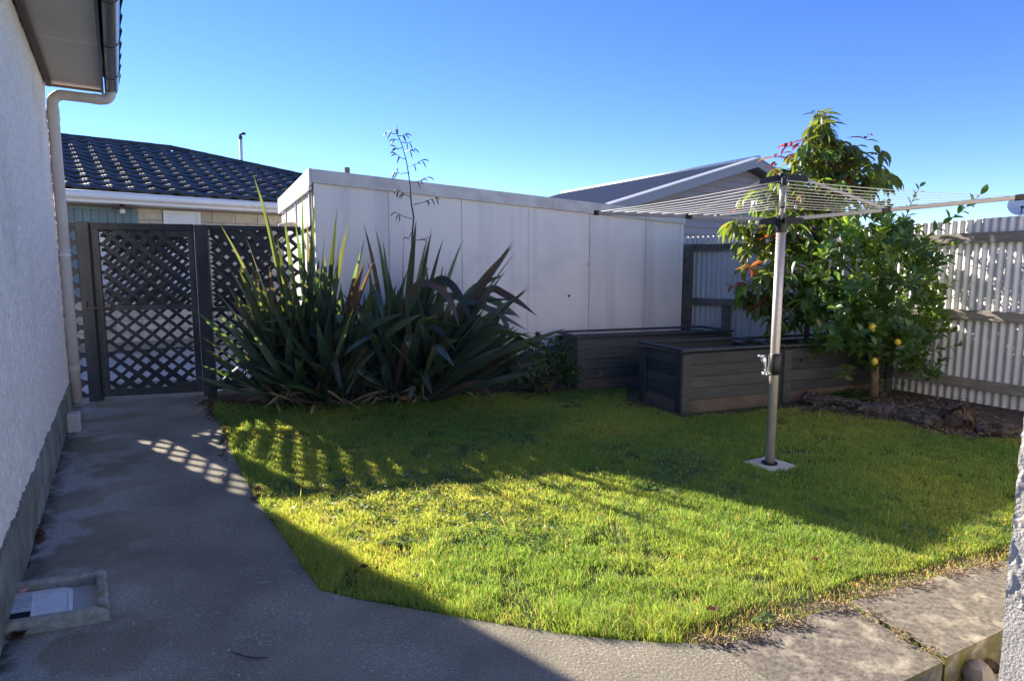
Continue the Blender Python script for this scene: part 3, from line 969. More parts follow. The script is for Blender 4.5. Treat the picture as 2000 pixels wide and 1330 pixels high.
# soffit, fascia, gutter
b = MB(); b.box(n0f + NB * 0.03 + UP * (ZG - 0.10), ND, NB, UP, NL, 0.52, 0.012); b.build('soffit', M['white_paint'], nb)
b = MB(); b.box(n0f + UP * (ZG - 0.115), ND, NB, UP, NL, 0.022, 0.13); b.build('fascia', M['white_paint'], nb)
b = MB(); b.tube([n0f - NB * 0.06 + UP * (ZG - 0.005), n0f + ND * NL - NB * 0.06 + UP * (ZG - 0.005)], 0.062, 12); b.build('gutter', M['white_paint'], nb, smooth=True)
for k in range(6):
    q = n0f + ND * (0.6 + 1.25 * k) - NB * 0.06 + UP * (ZG - 0.005)
    b = MB(); b.tube([q, q + ND * 0.03], 0.067, 12); b.build('gutter_bracket', M['white_paint'], nb)
# soffit lamp
q = wallp + ND * (s_n(248)) - NB * 0.28 + UP * (ZG - 0.10)
b = MB(); b.tube([q, q - UP * 0.03, q - UP * 0.05, q - UP * 0.075], [0.03, 0.04, 0.15, 0.16], 16); lam = b.build('porch_lamp', M['brown_trim'], nb, smooth=True)
b = MB(); b.tube([q - UP * 0.07, q - UP * 0.10, q - UP * 0.135, q - UP * 0.155], [0.03, 0.045, 0.04, 0.012], 12); b.build('bulb', M['white_paint'], lam, smooth=True)
# roof plane, tiles, ridge caps
NP = R(21)
ns = NB * math.cos(NP) + UP * math.sin(NP)
nn = ND.cross(ns)
eo = n0f - NB * 0.05 + UP * (ZG + 0.06)
def on_roof(px, py):
    r = Vector(ray(px, py)); o_ = Vector((0, 0, EYE))
    t = (eo - o_).dot(nn) / r.dot(nn)
    p = o_ + r * t
    return (p - eo).dot(ND), (p - eo).dot(ns)
ra, rb, rc_ = on_roof(125, 275), on_roof(332, 289), on_roof(572, 343)
RH = 0.5 * (ra[1] + rb[1])
hx0 = rb[0]
hip = ((rc_[0] - hx0) / (rc_[1] - RH)) if abs(rc_[1] - RH) > 1e-3 else -1
def hipx(y): return hx0 + hip * (y - RH)
b = MB()
b.v = [eo - nn * 0.03 + ND * 0.0, eo - nn * 0.03 + ND * hipx(0), eo - nn * 0.03 + ND * hx0 + ns * RH, eo - nn * 0.03 + ns * RH]
b.f = [(0, 1, 2, 3)]
# the slopes behind
ap = eo + ND * hx0 + ns * RH
hd = (eo + ND * hipx(0)) - ap
b.v += [eo + ND * hipx(0) + NB * 8, ap + NB * 0.1 + NB * 3]
b.f += [(1, 4, 5, 2)]
b.v += [eo + ns * RH + NB * 5 - UP * 1.8, ap + NB * 5 - UP * 1.8]
b.f += [(3, 2, 7, 6)]
b.build('roof', M['ridge'], nb)
tw = 0.30
RWS = 12
tl = RH / RWS
tme = tile_mesh('wave_tile', tw, tl * 1.10, 0.034, 0.046, M['roof_tile'], 20, 0.36, 12)
count = 0
for r_ in range(RWS):
    x = 0.35
    while x < hipx(r_ * tl + tl * 0.8) - 0.05:
        if x > 1.0:
            put('roof_tile', tme, frame(eo + ND * x + ns * (r_ * tl) + nn * random.uniform(-.004, .006), (ND + ns * random.uniform(-.02, .02)).normalized(), (ns + nn * random.uniform(-.02, .02)).normalized(), nn), nb)
            count += 1
        x += tw - 0.003
def capline(p, q, nme, ln=0.36):
    d = q - p
    k = int(d.length / ln)
    u_ = d.normalized()
    s_ = u_.cross(UP).normalized()
    up_ = s_.cross(u_).normalized()
    if up_.z < 0: up_ = -up_
    for i in range(k + 1):
        a = p + u_ * ln * i
        mb = MB()
        L_ = min(ln, d.length - ln * i)
        if L_ < 0.05: continue
        pr = [(-0.14, -0.05), (-0.11, 0.03), (-0.05, 0.07), (0.05, 0.07), (0.11, 0.03), (0.14, -0.05)]
        for t_, sc_ in ((0, 1.0), (L_ + 0.03, 0.94)):
            for (x_, z_) in pr: mb.v.append(a + u_ * t_ + s_ * x_ * sc_ + up_ * z_ * sc_)
        for j in range(5): mb.f.append((j, j + 1, 7 + j, 6 + j))
        mb.build(nme, M['ridge'], nb)
capline(eo + ND * hipx(0) + nn * 0.02, ap + nn * 0.02, 'ridge_tile')
capline(ap + nn * 0.02, eo + ND * 1.0 + ns * RH + nn * 0.02, 'ridge_tile')
# vent pipe behind the hip
vb = deep(470, 318, 16.5); vt = deep(470, 273, 16.5)
vpipe = MB(); vpipe.tube([vb - UP * 1.6, vt], 0.04, 10)
vo = vpipe.build('vent_pipe', M['white_paint'], nb, smooth=True)
b = MB(); b.tube([vt, vt + UP * 0.09], 0.045, 10); b.tube([vt + UP * 0.06, vt + UP * 0.13, vt + UP * 0.15 + V3(.04, 0, 0), vt + UP * 0.145 + V3(.13, 0, 0)], [0.03, 0.03, 0.036, 0.03], 8)
b.build('vent_cowl', M['black_plastic'], vo)

# ------------------------------------------------------------------ grey gabled house
apx = deep(1480, 314, 17.8)
GD = head(57.5)                 # across the gable, to the right
GB = head(-30.7)                # ridge runs away to the left
gh = empty('gabled_house', Vector((apx.x, apx.y, 0)) + GB * 3, 'grey weatherboard house with a low ribbed metal gable roof beyond the shed', 'house')
half = 5.45
drop = half * math.tan(R(16))
eL = apx - GD * half - UP * drop
eR = apx + GD * half - UP * drop
wz = 0.10
wall0 = apx + GB * 0.45
# weatherboards
bhh = 0.19
z = 1.0
Zap = apx.z - 0.18
hw_wall = half - 0.35
zi = 0
while z < Zap - 0.05:
    def hwid(zz): return min(hw_wall, (Zap - zz) / math.tan(R(16)))
    a, c = hwid(z), hwid(min(z + bhh, Zap - 0.01))
    base = Vector((wall0.x, wall0.y, 0))
    out_ = -GB * 0.04
    b = MB()
    b.hexa([base - GD * a + UP * z + out_, base + GD * a + UP * z + out_, base + GD * a + UP * z + GB * 0.02, base - GD * a + UP * z + GB * 0.02,
            base - GD * c + UP * (z + bhh), base + GD * c + UP * (z + bhh), base + GD * c + UP * (z + bhh) + GB * 0.02, base - GD * c + UP * (z + bhh) + GB * 0.02])
    b.build('weatherboard', M['grey_board'], gh)
    z += bhh
b = MB(); b.hexa([base - GD * hw_wall + GB * .021, base + GD * hw_wall + GB * .021, base + GD * hw_wall + GB * 9, base - GD * hw_wall + GB * 9] + [p + UP * (apx.z - drop + 0.02) for p in (base - GD * hw_wall + GB * .021, base + GD * hw_wall + GB * .021, base + GD * hw_wall + GB * 9, base - GD * hw_wall + GB * 9)])
b.build('wall', M['grey_board'], gh)
RLn = 9.5
for sgn, e in ((-1, eL), (1, eR)):
    down = (e - apx).normalized()
    nr = down.cross(GB).normalized()
    if nr.z < 0: nr = -nr
    # ribbed sheets
    mb = MB()
    n_ = int(RLn / 0.2)
    prf = [(0, 0), (0.03, 0.0), (0.05, 0.03), (0.09, 0.03), (0.11, 0.0)]
    pr = [(0.2 * i + x_, z_) for i in range(n_) for x_, z_ in prf] + [(RLn, 0)]
    for (x_, z_) in pr:
        mb.v += [apx + GB * x_ + nr * (z_ + 0.05), e + GB * x_ + nr * (z_ + 0.05)]
    for i in range(len(pr) - 1): mb.f.append((2 * i, 2 * i + 1, 2 * i + 3, 2 * i + 2))
    mb.build('roof_sheet', M['grey_roof'], gh)
    # soffit slab under the roof
    b = MB(); b.hexa([apx - nr * 0.02, e - nr * 0.02, e - nr * 0.02 + GB * RLn, apx - nr * 0.02 + GB * RLn, apx + nr * 0.045, e + nr * 0.045, e + nr * 0.045 + GB * RLn, apx + nr * 0.045 + GB * RLn]); b.build('soffit', M['grey_barge'], gh)
    b = MB(); b.hexa([apx - GB * 0.03 - nr * 0.17, e - GB * 0.03 - nr * 0.17, e - nr * 0.17, apx - nr * 0.17, apx - GB * 0.03 + nr * 0.05, e - GB * 0.03 + nr * 0.05, e + nr * 0.05, apx + nr * 0.05]); b.build('barge_board', M['grey_barge'], gh)
    b = MB(); b.hexa([apx - GB * 0.06 + nr * 0.052, e - GB * 0.06 + nr * 0.052, e + GB * 0.12 + nr * 0.09, apx + GB * 0.12 + nr * 0.09, apx - GB * 0.06 + nr * 0.075, e - GB * 0.06 + nr * 0.075, e + GB * 0.12 + nr * 0.105, apx + GB * 0.12 + nr * 0.105]); b.build('barge_flashing', M['zinc'], gh)
    b = MB(); b.tube([e + down * 0.06, e + down * 0.06 + GB * RLn], 0.06, 8); b.build('gutter', M['zinc'], gh, smooth=True)
b = MB(); b.tube([apx + UP * 0.07 - GB * 0.05, apx + UP * 0.07 + GB * RLn], 0.07, 8); b.build('ridge_cap', M['zinc'], gh, smooth=True)


# ------------------------------------------------------------------ corrugated iron fence
def corrugated(root, a, c, ztop0, ztop1, zbot, n, sheet=0.80, pitch=0.0762, amp=0.0102):
    d = (c - a); L_ = d.length; u_ = d.normalized()
    x = 0.0; i = 0
    while x < L_ - 0.02:
        x2 = min(x + sheet + 0.02, L_)
        mb = MB()
        m_ = int((x2 - x) / pitch * 10) + 1
        dz = random.uniform(-0.005, 0.005)
        for k in range(m_ + 1):
            xx = x + (x2 - x) * k / m_
            o_ = n * (amp * math.sin(2 * math.pi * xx / pitch) + 0.0012 * (i % 2))
            zt_ = ztop0 + (ztop1 - ztop0) * xx / L_ + dz
            for zz in (zbot, zbot + 0.4, 0.9, 1.3, zt_):
                wob = n * 0.004 * mnoise.noise(Vector((xx * 2, zz * 2, 4)))
                mb.v.append(a + u_ * xx + UP * zz + o_ + wob)
        for k in range(m_):
            for j in range(4):
                mb.f.append((5 * k + j, 5 * k + 5 + j, 5 * k + 6 + j, 5 * k + 1 + j))
        o = mb.build('iron_sheet', M['zinc'], root, smooth=True)
        x += sheet; i += 1


M['sunlit_timber'] = mat('fence_timber_sunlit', (0.20, 0.185, 0.155), (0.30, 0.275, 0.235), 0.85, 7, stretch=(1, 1, 5), bump=0.35, bscale=50, bstretch=(0.3, 0.3, 2), bdist=0.003, vary=0.15)  # lighter copy of fence_timber, sunlight put into the weathered colour


def rails(root, a, c, n, zs_, h=0.09, t=0.045, joints=None, name='rail', tm_='fence_timber'):
    d = (c - a); L_ = d.length; u_ = d.normalized()
    for z_ in zs_:
        cuts = [0] + (joints or []) + [L_]
        for i in range(len(cuts) - 1):
            b = MB(); b.box(a + u_ * (cuts[i] + 0.002) + n * 0.0125 + UP * (z_ - h / 2 + random.uniform(-.006, .006)), u_, n, UP, cuts[i + 1] - cuts[i] - 0.004, t, h, 0.004)
            b.build(name, M[tm_], root)


RC = Vector((4.15, 7.92, 0)); RE = Vector((6.6, 3.12, 0))
rd = (RE - RC).normalized(); rnn = Vector((rd.y, -rd.x, 0)); rnn = rnn if rnn.x < 0 else -rnn
rf = empty('iron_fence', (RC + RE) / 2, 'sunlit corrugated iron fence with three weathered timber rails behind the lemon tree', 'fence')
corrugated(rf, RC, RE, 1.90, 1.95, -0.02, rnn)
rails(rf, RC, RE, rnn, (1.725, 0.915, 0.19), 0.105, joints=[2.55], tm_='sunlit_timber')
for s_ in (0.05, 4.6):
    b = MB(); b.box(RC + rd * s_ + rnn * -0.11 - UP * 0.1, rd, rnn, UP, 0.10, 0.10, 1.85, 0.005); b.build('post', M['fence_timber'], rf)
BC0 = Vector((2.30, 9.45, 0)); BC1 = RC + V3(-0.06, 0.0, 0)
bd = (BC1 - BC0).normalized(); bn = Vector((bd.y, -bd.x, 0)); bn = bn if bn.y < 0 else -bn
bf = empty('iron_fence', (BC0 + BC1) / 2, 'shaded corrugated iron fence with dark timber rails between the shed and the tall tree', 'fence')
corrugated(bf, BC0, BC1, 1.86, 1.88, -0.02, bn)
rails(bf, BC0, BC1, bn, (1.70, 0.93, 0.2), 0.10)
b = MB(); b.box(at(1357, 640, 0.5) * 1.0 + V3(-0.02, 1.0, -0.6), bd, bn, UP, 0.11, 0.10, 1.85, 0.006)
pp = BC0 + bd * 0.38 + bn * 0.06
b = MB(); b.box(pp - UP * 0.05, bd, bn, UP, 0.13, 0.09, 1.80, 0.006); b.build('post', M['fence_timber'], bf)
pp = BC0 + bd * 0.98 + bn * 0.06
b = MB(); b.box(pp - UP * 0.05, bd, bn, UP, 0.10, 0.08, 0.93, 0.006); b.build('post', M['fence_timber'], bf)

# satellite dish beyond the fence
dc = deep(1995, 402, 11.0)
dish = empty('satellite_dish', Vector((dc.x, dc.y, 0)), 'small pale satellite dish on a thin mast beyond the right end of the iron fence', 'satellite dish')
ax = Vector((-0.55, -0.78, 0.3)).normalized()
a1 = ax.orthogonal().normalized(); a2 = ax.cross(a1)
mb = MB()
for j in range(6):
    r_ = 0.20 * j / 5
    for k in range(20):
        t = 2 * math.pi * k / 20
        mb.v.append(dc + (a1 * math.cos(t) + a2 * math.sin(t)) * r_ + ax * (r_ * r_ * 1.2))
for j in range(5):
    for k in range(20): mb.f.append((j * 20 + k, j * 20 + (k + 1) % 20, j * 20 + 20 + (k + 1) % 20, j * 20 + 20 + k))
mb.build('reflector', M['white_paint'], dish, smooth=True)
b = MB(); b.tube([Vector((dc.x, dc.y, -0.1)) - ax * 0.08, dc - UP * 0.02 - ax * 0.06], 0.02, 8); b.build('mast', M['steel'], dish)
b = MB(); b.tube([dc - UP * 0.18 + ax * 0.02, dc - UP * 0.10 + ax * 0.20], 0.01, 6); b.tube([dc - UP * 0.10 + ax * 0.20, dc - UP * 0.08 + ax * 0.15], 0.025, 8); b.build('receiver_arm', M['black_plastic'], dish)


# ------------------------------------------------------------------ raised beds
def raised_bed(name, p0, u_, v_, lu, lv, h, label, group, nb_=5, posts=True):
    root = empty(name, p0 + u_ * lu / 2 + v_ * lv / 2, label, 'raised bed', group)
    bh_ = (h - 0.02) / nb_
    for (o_, a, n_, L_) in ((p0, u_, -v_, lu), (p0 + v_ * lv, -v_, -u_, lv), (p0 + u_ * lu, v_, u_, lv), (p0 + u_ * lu + v_ * lv, -u_, v_, lu)):
        for k in range(nb_):
            z = k * bh_ + (0.0 if k else -0.03)
            t0 = 0.022
            q, e_ = o_ + a * 0.03, o_ + a * (L_ - 0.03)
            s0 = -n_ * 0.03
            b = MB()
            hgt = bh_ * (k + 1) - z - 0.006
            lean = random.uniform(-.002, .002)
            b.hexa([q + UP * z + s0, q + UP * z + s0 + n_ * (0.020 + lean), e_ + UP * z + s0 + n_ * 0.020, e_ + UP * z + s0,
                    q + UP * (z + hgt) + s0, q + UP * (z + hgt) + s0 + n_ * 0.010, e_ + UP * (z + hgt) + s0 + n_ * 0.010, e_ + UP * (z + hgt) + s0])
            b.build('board', M['bed_worn'] if k == 0 else M['bed_board'], root)
        # corner facings
        for s_ in (0.0, L_ - 0.10):
            b = MB(); b.box(o_ + a * s_ - n_ * 0.0095 - UP * 0.03, a, n_, UP, 0.10, 0.02, h + 0.0, 0.003); b.build('corner_board', M['bed_board'], root)
    # capping
    for (o_, a, n_, L_) in ((p0, u_, v_, lu), (p0 + v_ * lv, u_, -v_, lu)):
        b = MB(); b.box(o_ - n_ * 0.02 - a * 0.02 + UP * h, a, n_, UP, L_ + 0.04, 0.065, 0.024, 0.004); b.build('cap_board', M['bed_board'], root)
    for (o_, n_) in ((p0, u_), (p0 + u_ * lu, -u_)):
        b = MB(); b.box(o_ + v_ * 0.046 - n_ * 0.02 + UP * h, v_, n_, UP, lv - 0.092, 0.065, 0.0245, 0.004); b.build('cap_board', M['bed_board'], root)
    # soil
    mb = MB(); nx, ny = 26, 10
    for j in range(ny + 1):
        for i in range(nx + 1):
            p = p0 + u_ * (0.03 + (lu - 0.06) * i / nx) + v_ * (0.03 + (lv - 0.06) * j / ny)
            mb.v.append(p + UP * (h - 0.17 + 0.06 * mnoise.noise(p * 4)))
    for j in range(ny):
        for i in range(nx):
            a_ = j * (nx + 1) + i
            mb.f.append((a_, a_ + 1, a_ + nx + 2, a_ + nx + 1))
    mb.build('soil', M['soil'], root, smooth=True)
    return root


gr = 'dark painted weatherboard raised beds'
bu = head(69.0); bv = head(-21.0)
raised_bed('raised_bed', Vector((0.76, 7.14, 0)), head(70.5), head(-19.5), 2.18, 0.62, 0.60, 'dark boarded raised bed against the white shed, behind the shrub', gr)
fb = Vector((1.655, 5.927, 0))
bv2 = head(-31.0)
raised_bed('raised_bed', fb, bu, bv, 1.24, 0.74, 0.60, 'dark boarded raised bed nearest the clothesline, its corner pointing at the lawn', gr)
raised_bed('raised_bed', fb + bu * 1.30 + bv * 0.03, bu, bv, 1.62, 0.74, 0.585, 'dark boarded raised bed holding the tall tree, behind the lemon tree', gr)

# ------------------------------------------------------------------ garden soil with logs
b = MB()
soil_pts = [(1535, 800), (1560, 800), (1650, 811), (1750, 831), (1830, 851), (1900, 861), (1990, 858)]
sp = [at(x, y) for x, y in soil_pts] + [Vector((5.35, 5.6, 0)), Vector((4.35, 7.5, 0)), Vector((2.9, 6.5, 0))]
cen = sum(sp, Vector()) / len(sp)
mb = MB(); rings = 12; K = len(sp)
dense = []
for i in range(K):
    for t in range(6): dense.append(sp[i].lerp(sp[(i + 1) % K], t / 6))
K = len(dense)
for j in range(rings + 1):
    f_ = j / rings
    for p in dense:
        q = cen.lerp(p, f_)
        h_ = 0.05 * (1 - f_ ** 2) + 0.025 * mnoise.noise(q * 5) * (1 - f_ ** 4) - 0.012
        mb.v.append(Vector((q.x, q.y, h_)))
for j in range(rings):
    for i in range(K): mb.f.append((j * K + i, j * K + (i + 1) % K, j * K + K + (i + 1) % K, j * K + K + i))
mb.build('garden_soil', M['soil'], kind='structure')
# flax bed soil
mb = MB()
fl = [at(405, 785), at(450, 797), at(520, 796), at(600, 792), at(700, 789), at(800, 781), at(880, 770), at(940, 773), at(1030, 773), at(1122, 768), V3(0.9, 7.7, 0), V3(-2.0, 6.9, 0), V3(-3.3, 6.95, 0)]
cen = sum(fl, Vector()) / len(fl); K = len(fl)
for j in range(6):
    for p in fl:
        q = cen.lerp(p, j / 5); mb.v.append(Vector((q.x, q.y, 0.03 * (1 - (j / 5) ** 2) - 0.008 + 0.01 * mnoise.noise(q * 6))))
for j in range(5):
    for i in range(K): mb.f.append((j * K + i, j * K + (i + 1) % K, j * K + K + (i + 1) % K, j * K + K + i))
mb.build('border_soil', M['soil'], kind='structure')


def log(name, pts, r, label, cat, m, flat=0.8, seg=18, amp=0.25, fine=0.12):
    pts = [Vector(p) for p in pts]
    n_ = 44
    mb = MB()
    tot = len(pts) - 1
    for i in range(n_ + 1):
        t = i / n_ * tot; k = min(int(t), tot - 1)
        p = pts[k].lerp(pts[k + 1], t - k)
        d = (pts[min(k + 1, tot)] - pts[k]).normalized()
        s_ = d.cross(UP).normalized()
        for j in range(seg):
            a = 2 * math.pi * j / seg
            q = s_ * math.cos(a) + UP * math.sin(a) * flat
            nz = 1 + amp * mnoise.noise(p * 5 + q * 1.5) + fine * mnoise.noise(Vector((a * 4.0, i * 0.4, 1.3)))
            endt = min(1, 0.55 + 2.2 * min(i, n_ - i) / n_ * 2.0)
            mb.v.append(p + q * r * nz * endt)
    for i in range(n_):
        for j in range(seg): mb.f.append((i * seg + j, i * seg + (j + 1) % seg, (i + 1) * seg + (j + 1) % seg, (i + 1) * seg + j))
    mb.f.append(tuple(seg - 1 - j for j in range(seg))); mb.f.append(tuple(n_ * seg + j for j in range(seg)))
    o = mb.build(name, m, origin=pts[0])
    tag(o, label, cat)
    return o


lz = V3(0, 0, 0.05)
log('log', [at(1565, 786) + lz, at(1620, 794) + lz, at(1690, 804) + lz], 0.09, 'rotten log edging the soil in front of the raised bed', 'log', M['rot'], 0.7)
log('log', [at(1672, 806) + lz, at(1760, 820) + lz, at(1835, 838) + lz], 0.10, 'cracked grey rotten log between the other log and the stump', 'log', M['rot'], 0.75)
log('stump', [at(1846, 838) + V3(0, 0, .06), at(1870, 838) + V3(0, 0, .07), at(1900, 840) + V3(0, 0, .06)], 0.15, 'crumbling reddish brown stump at the end of the rotten logs', 'stump', M['stump'], 0.95, amp=0.45, fine=0.3)
log('log', [at(1905, 848) + V3(0, 0, .03), at(1945, 850) + V3(0, 0, .04), at(1990, 850) + V3(0, 0, .03)], 0.08, 'dark broken wood beside the stump by the stucco pillar', 'log', M['rot'], 0.8, amp=0.5)

# ------------------------------------------------------------------ stucco pillar in front
pe = at(1945, 1330, 0.0)
pe = pe.normalized() * 2.36
pe = Vector((pe.x, pe.y, 0)); pe = Vector((1.66, 1.965, 0)) * 0.96
pil = empty('pillar', pe, 'rough stucco house corner rising at the right edge beside the paved step', 'pillar')
pd = head(-34.5)
pn = Vector((-pd.y, pd.x, 0)); pn = pn if pn.x < 0 else -pn
LP = 0.75
mb = MB()
nu, nv = 150, 520
z0_, z1_ = -0.15, 2.9
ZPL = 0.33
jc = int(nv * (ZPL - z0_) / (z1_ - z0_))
for j in range(nv + 1):
    for i in range(nu + 1):
        x_ = LP * i / nu; z_ = z0_ + (z1_ - z0_) * j / nv
        q = Vector((x_ * 30, z_ * 17, 0.7))
        a = mnoise.noise(q) + 0.7 * mnoise.noise(q * 2.1) + 0.4 * mnoise.noise(q * 4.3)
        h_ = 0.0095 * max(-0.30, min(0.35, a)) + 0.0015 * mnoise.noise(q * 8)
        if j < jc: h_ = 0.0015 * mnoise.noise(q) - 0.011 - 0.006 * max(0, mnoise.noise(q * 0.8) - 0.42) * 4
        mb.v.append(pe - pd * x_ + pn * (h_ - 0.004) + UP * z_ + (pd * (0.5 * h_) if i == 0 else Vector()))
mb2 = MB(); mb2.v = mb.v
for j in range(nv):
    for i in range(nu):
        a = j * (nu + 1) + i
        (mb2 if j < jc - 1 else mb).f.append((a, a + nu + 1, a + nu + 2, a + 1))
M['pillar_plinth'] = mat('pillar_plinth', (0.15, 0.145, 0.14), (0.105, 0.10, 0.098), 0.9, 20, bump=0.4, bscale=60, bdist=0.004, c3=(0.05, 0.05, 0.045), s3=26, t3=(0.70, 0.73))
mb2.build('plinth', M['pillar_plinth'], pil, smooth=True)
M['pillar_stucco'] = mat('pillar_stucco', (0.56, 0.53, 0.50), (0.42, 0.40, 0.375), 0.95, 14, bump=0.8, bscale=110, bdist=0.006)
mb.build('stucco_face', M['pillar_stucco'], pil, smooth=True)
b = MB(); b.box(pe - pd * LP - pn * 0.34 + UP * z0_, pd, pn, UP, LP - 0.002, 0.335, z1_ - z0_); b.build('core', M['pillar_stucco'], pil)
# unseen wall added right of this corner to bounce sunlight into the shade
wg = head(68.0); wgb = Vector((wg.y, -wg.x, 0))
b = MB(); b.box(pe + wg * 0.30 + wgb * 0.02 + UP * z0_, wg, wgb, UP, 4.3, 0.25, 3.2); b.build('bounce_wall', M['pillar_stucco'], pil)
b = MB(); b.box(pe + wg * 0.35 - wgb * 0.10 + UP * 3.06, wg, wgb, UP, 4.2, 3.0, 0.2); b.build('eave', M['white_paint'], pil)

def stone(p, r, label, sc=(1, 0.8, 0.7), m=None):
    mb = MB(); n1_, n2_ = 12, 8
    for i in range(n2_ + 1):
        th_ = math.pi * i / n2_
        for j in range(n1_):
            a = 2 * math.pi * j / n1_
            d = Vector((math.sin(th_) * math.cos(a), math.sin(th_) * math.sin(a), math.cos(th_)))
            k = 1 + 0.22 * mnoise.noise(d * 1.6 + p * 3)
            d = d * k * r
            mb.v.append(p + Vector((d.x * sc[0], d.y * sc[1], d.z * sc[2])))
    for i in range(n2_):
        for j in range(n1_): mb.f.append((i * n1_ + j, (i + 1) * n1_ + j, (i + 1) * n1_ + (j + 1) % n1_, i * n1_ + (j + 1) % n1_))
    o = mb.build('stone', m or M['stone'], origin=p)
    auto_smooth(o, 30)
    tag(o, label, 'stone')
    return o
stone(at(1912, 1318, -0.08), 0.055, 'brown angular stone on the ground between the paved step and the pillar', (0.9, 1.0, 0.9))
stone(at(1937, 1300, -0.10), 0.035, 'small dark stone behind the brown one at the foot of the pillar', (0.8, 1, .6), M['stump'])

# ------------------------------------------------------------------ rotary clothesline
CP = Vector((1.866, 4.341, 0))
rot = empty('rotary_clothesline', CP, 'rotary clothesline on a silver pole with four spread arms over the lawn', 'clothesline')
HUB, TOPZ, TIPZ, ARM = 1.735, 2.015, 1.83, 1.33
b = MB(); b.tube([CP + UP * -0.02, CP + UP * 0.9, CP + UP * (HUB - 0.03)], 0.0315, 28); b.build('pole', M['alu'], rot, smooth=True)
b = MB(); b.tube([CP + UP * (HUB - 0.03), CP + UP * (TOPZ + 0.01)], 0.023, 20); b.build('inner_tube', M['steel'], rot, smooth=True)
b = MB(); b.tube([CP, CP + UP * 0.012], 0.055, 24); b.build('ground_socket', M['black_plastic'], rot)
a_r = Vector((0.918, -0.392, 0)).normalized()
a_n = Vector((-0.392, -0.918, 0)).normalized()
dirs = [a_r, a_n, -a_r, -a_n]
hb = MB(); hb.tube([CP + UP * (HUB - 0.085), CP + UP * (HUB - 0.03), CP + UP * (HUB + 0.03)], [0.036, 0.042, 0.042], 20)
tb = MB(); tb.tube([CP + UP * (TOPZ - 0.03), CP + UP * (TOPZ + 0.035)], [0.04, 0.036], 20)
for d in dirs:
    s_ = d.cross(UP)
    for side_ in (-1, 1):
        for (mbx, zc, ln) in ((hb, HUB, 0.115), (tb, TOPZ, 0.125)):
            o_ = CP + d * 0.03 + s_ * (side_ * 0.019 - 0.003) + UP * (zc - 0.028)
            mbx.hexa([o_, o_ + d * ln, o_ + d * ln + s_ * 0.006, o_ + s_ * 0.006, o_ + UP * 0.052, o_ + d * (ln - 0.01) + UP * 0.036, o_ + d * (ln - 0.01) + s_ * 0.006 + UP * 0.036, o_ + s_ * 0.006 + UP * 0.052])
auto_smooth(hb.build('lower_hub', M['black_plastic'], rot)); auto_smooth(tb.build('upper_hub', M['black_plastic'], rot))
def armp(d, t):        # a point on an arm, t from 0 at the hub to 1 at the tip
    return CP + d * (ARM * t) + UP * (HUB + 0.0 + (TIPZ - HUB) * t)
for d in dirs:
    s_ = d.cross(UP).normalized()
    p, q = armp(d, 0.075), armp(d, 0.985)
    ad = (q - p).normalized(); an = s_.cross(ad)
    b = MB(); b.box(p - s_ * 0.009 - an * 0.013, ad, s_, an, (q - p).length, 0.018, 0.026, 0.003)
    arm = b.build('arm', M['arm'], rot)
    b = MB(); b.box(armp(d, 0.975) - s_ * 0.013 - an * 0.018, ad, s_, an, 0.045, 0.026, 0.036, 0.004); b.build('end_cap', M['black_plastic'], arm)
    b = MB(); b.box(armp(d, 0.45) - s_ * 0.013 - an * 0.018, ad, s_, an, 0.05, 0.026, 0.034, 0.003); b.build('strut_bracket', M['black_plastic'], arm)
    p, q = CP + d * 0.13 + UP * (TOPZ - 0.01), armp(d, 0.46) + UP * 0.012
    ad = (q - p).normalized(); an = s_.cross(ad)
    b = MB(); b.box(p - s_ * 0.007 - an * 0.010, ad, s_, an, (q - p).length, 0.014, 0.020, 0.002); b.build('strut', M['arm'], rot)
NLN = 10
for k in range(NLN):
    t = 0.34 + (0.965 - 0.34) * k / (NLN - 1)
    for i in range(4):
        p = armp(dirs[i], t) + UP * 0.012; q = armp(dirs[(i + 1) % 4], t) + UP * 0.012
        ln_ = []
        for m_ in range(7):
            s__ = m_ / 6
            ln_.append(p.lerp(q, s__) - UP * (0.012 * t * math.sin(math.pi * s__)))
        b = MB(); b.tube(ln_, 0.0019, 5); b.build('cord', M['line'], rot, smooth=True)
cd = MB(); cd.tube([CP + V3(-0.03, -0.03, HUB + 0.03), CP + V3(-0.015, -0.045, (HUB + TOPZ) / 2), CP + V3(-0.01, -0.03, TOPZ - 0.03)], 0.0025, 6); cd.build('raising_cord', M['line'], rot)
# winder
WZ = at(1503, 905)
wzc = 0.735
b = MB(); wc = CP + V3(-0.005, -0.052, wzc)
b.box(wc + V3(-0.055, -0.045, -0.075), V3(1, 0, 0), V3(0, 1, 0), UP, 0.075, 0.055, 0.15, 0.018)
auto_smooth(b.build('winder_case', M['black_plastic'], rot), 60)
b = MB(); b.tube([CP + UP * (wzc - 0.05), CP + UP * (wzc + 0.06)], 0.042, 20); auto_smooth(b.build('winder_clamp', M['steel'], rot))
hs_ = wc + V3(-0.055, -0.03, -0.06)
b = MB(); b.tube([hs_, hs_ + V3(-0.05, -0.01, 0.0)], 0.016, 12); b.tube([hs_ + V3(-0.045, -0.01, 0), hs_ + V3(-0.045, -0.01, 0.125)], 0.008, 8)
b.tube([hs_ + V3(-0.045, -0.01, 0.12), hs_ + V3(-0.10, -0.03, 0.125)], 0.011, 10)
b.tube([hs_ + V3(-0.04, -0.02, -0.0), hs_ + V3(-0.06, -0.04, 0.0)], 0.018, 14)
b.build('winder_handle', M['steel'], rot, smooth=True)
pts = []
for k in range(60):
    t = k / 59
    pts.append(hs_.lerp(hs_ + V3(-0.085, -0.03, 0.12), t) + V3(-0.012 * math.cos(k * 1.1), 0.012 * math.sin(k * 1.1), 0.0))
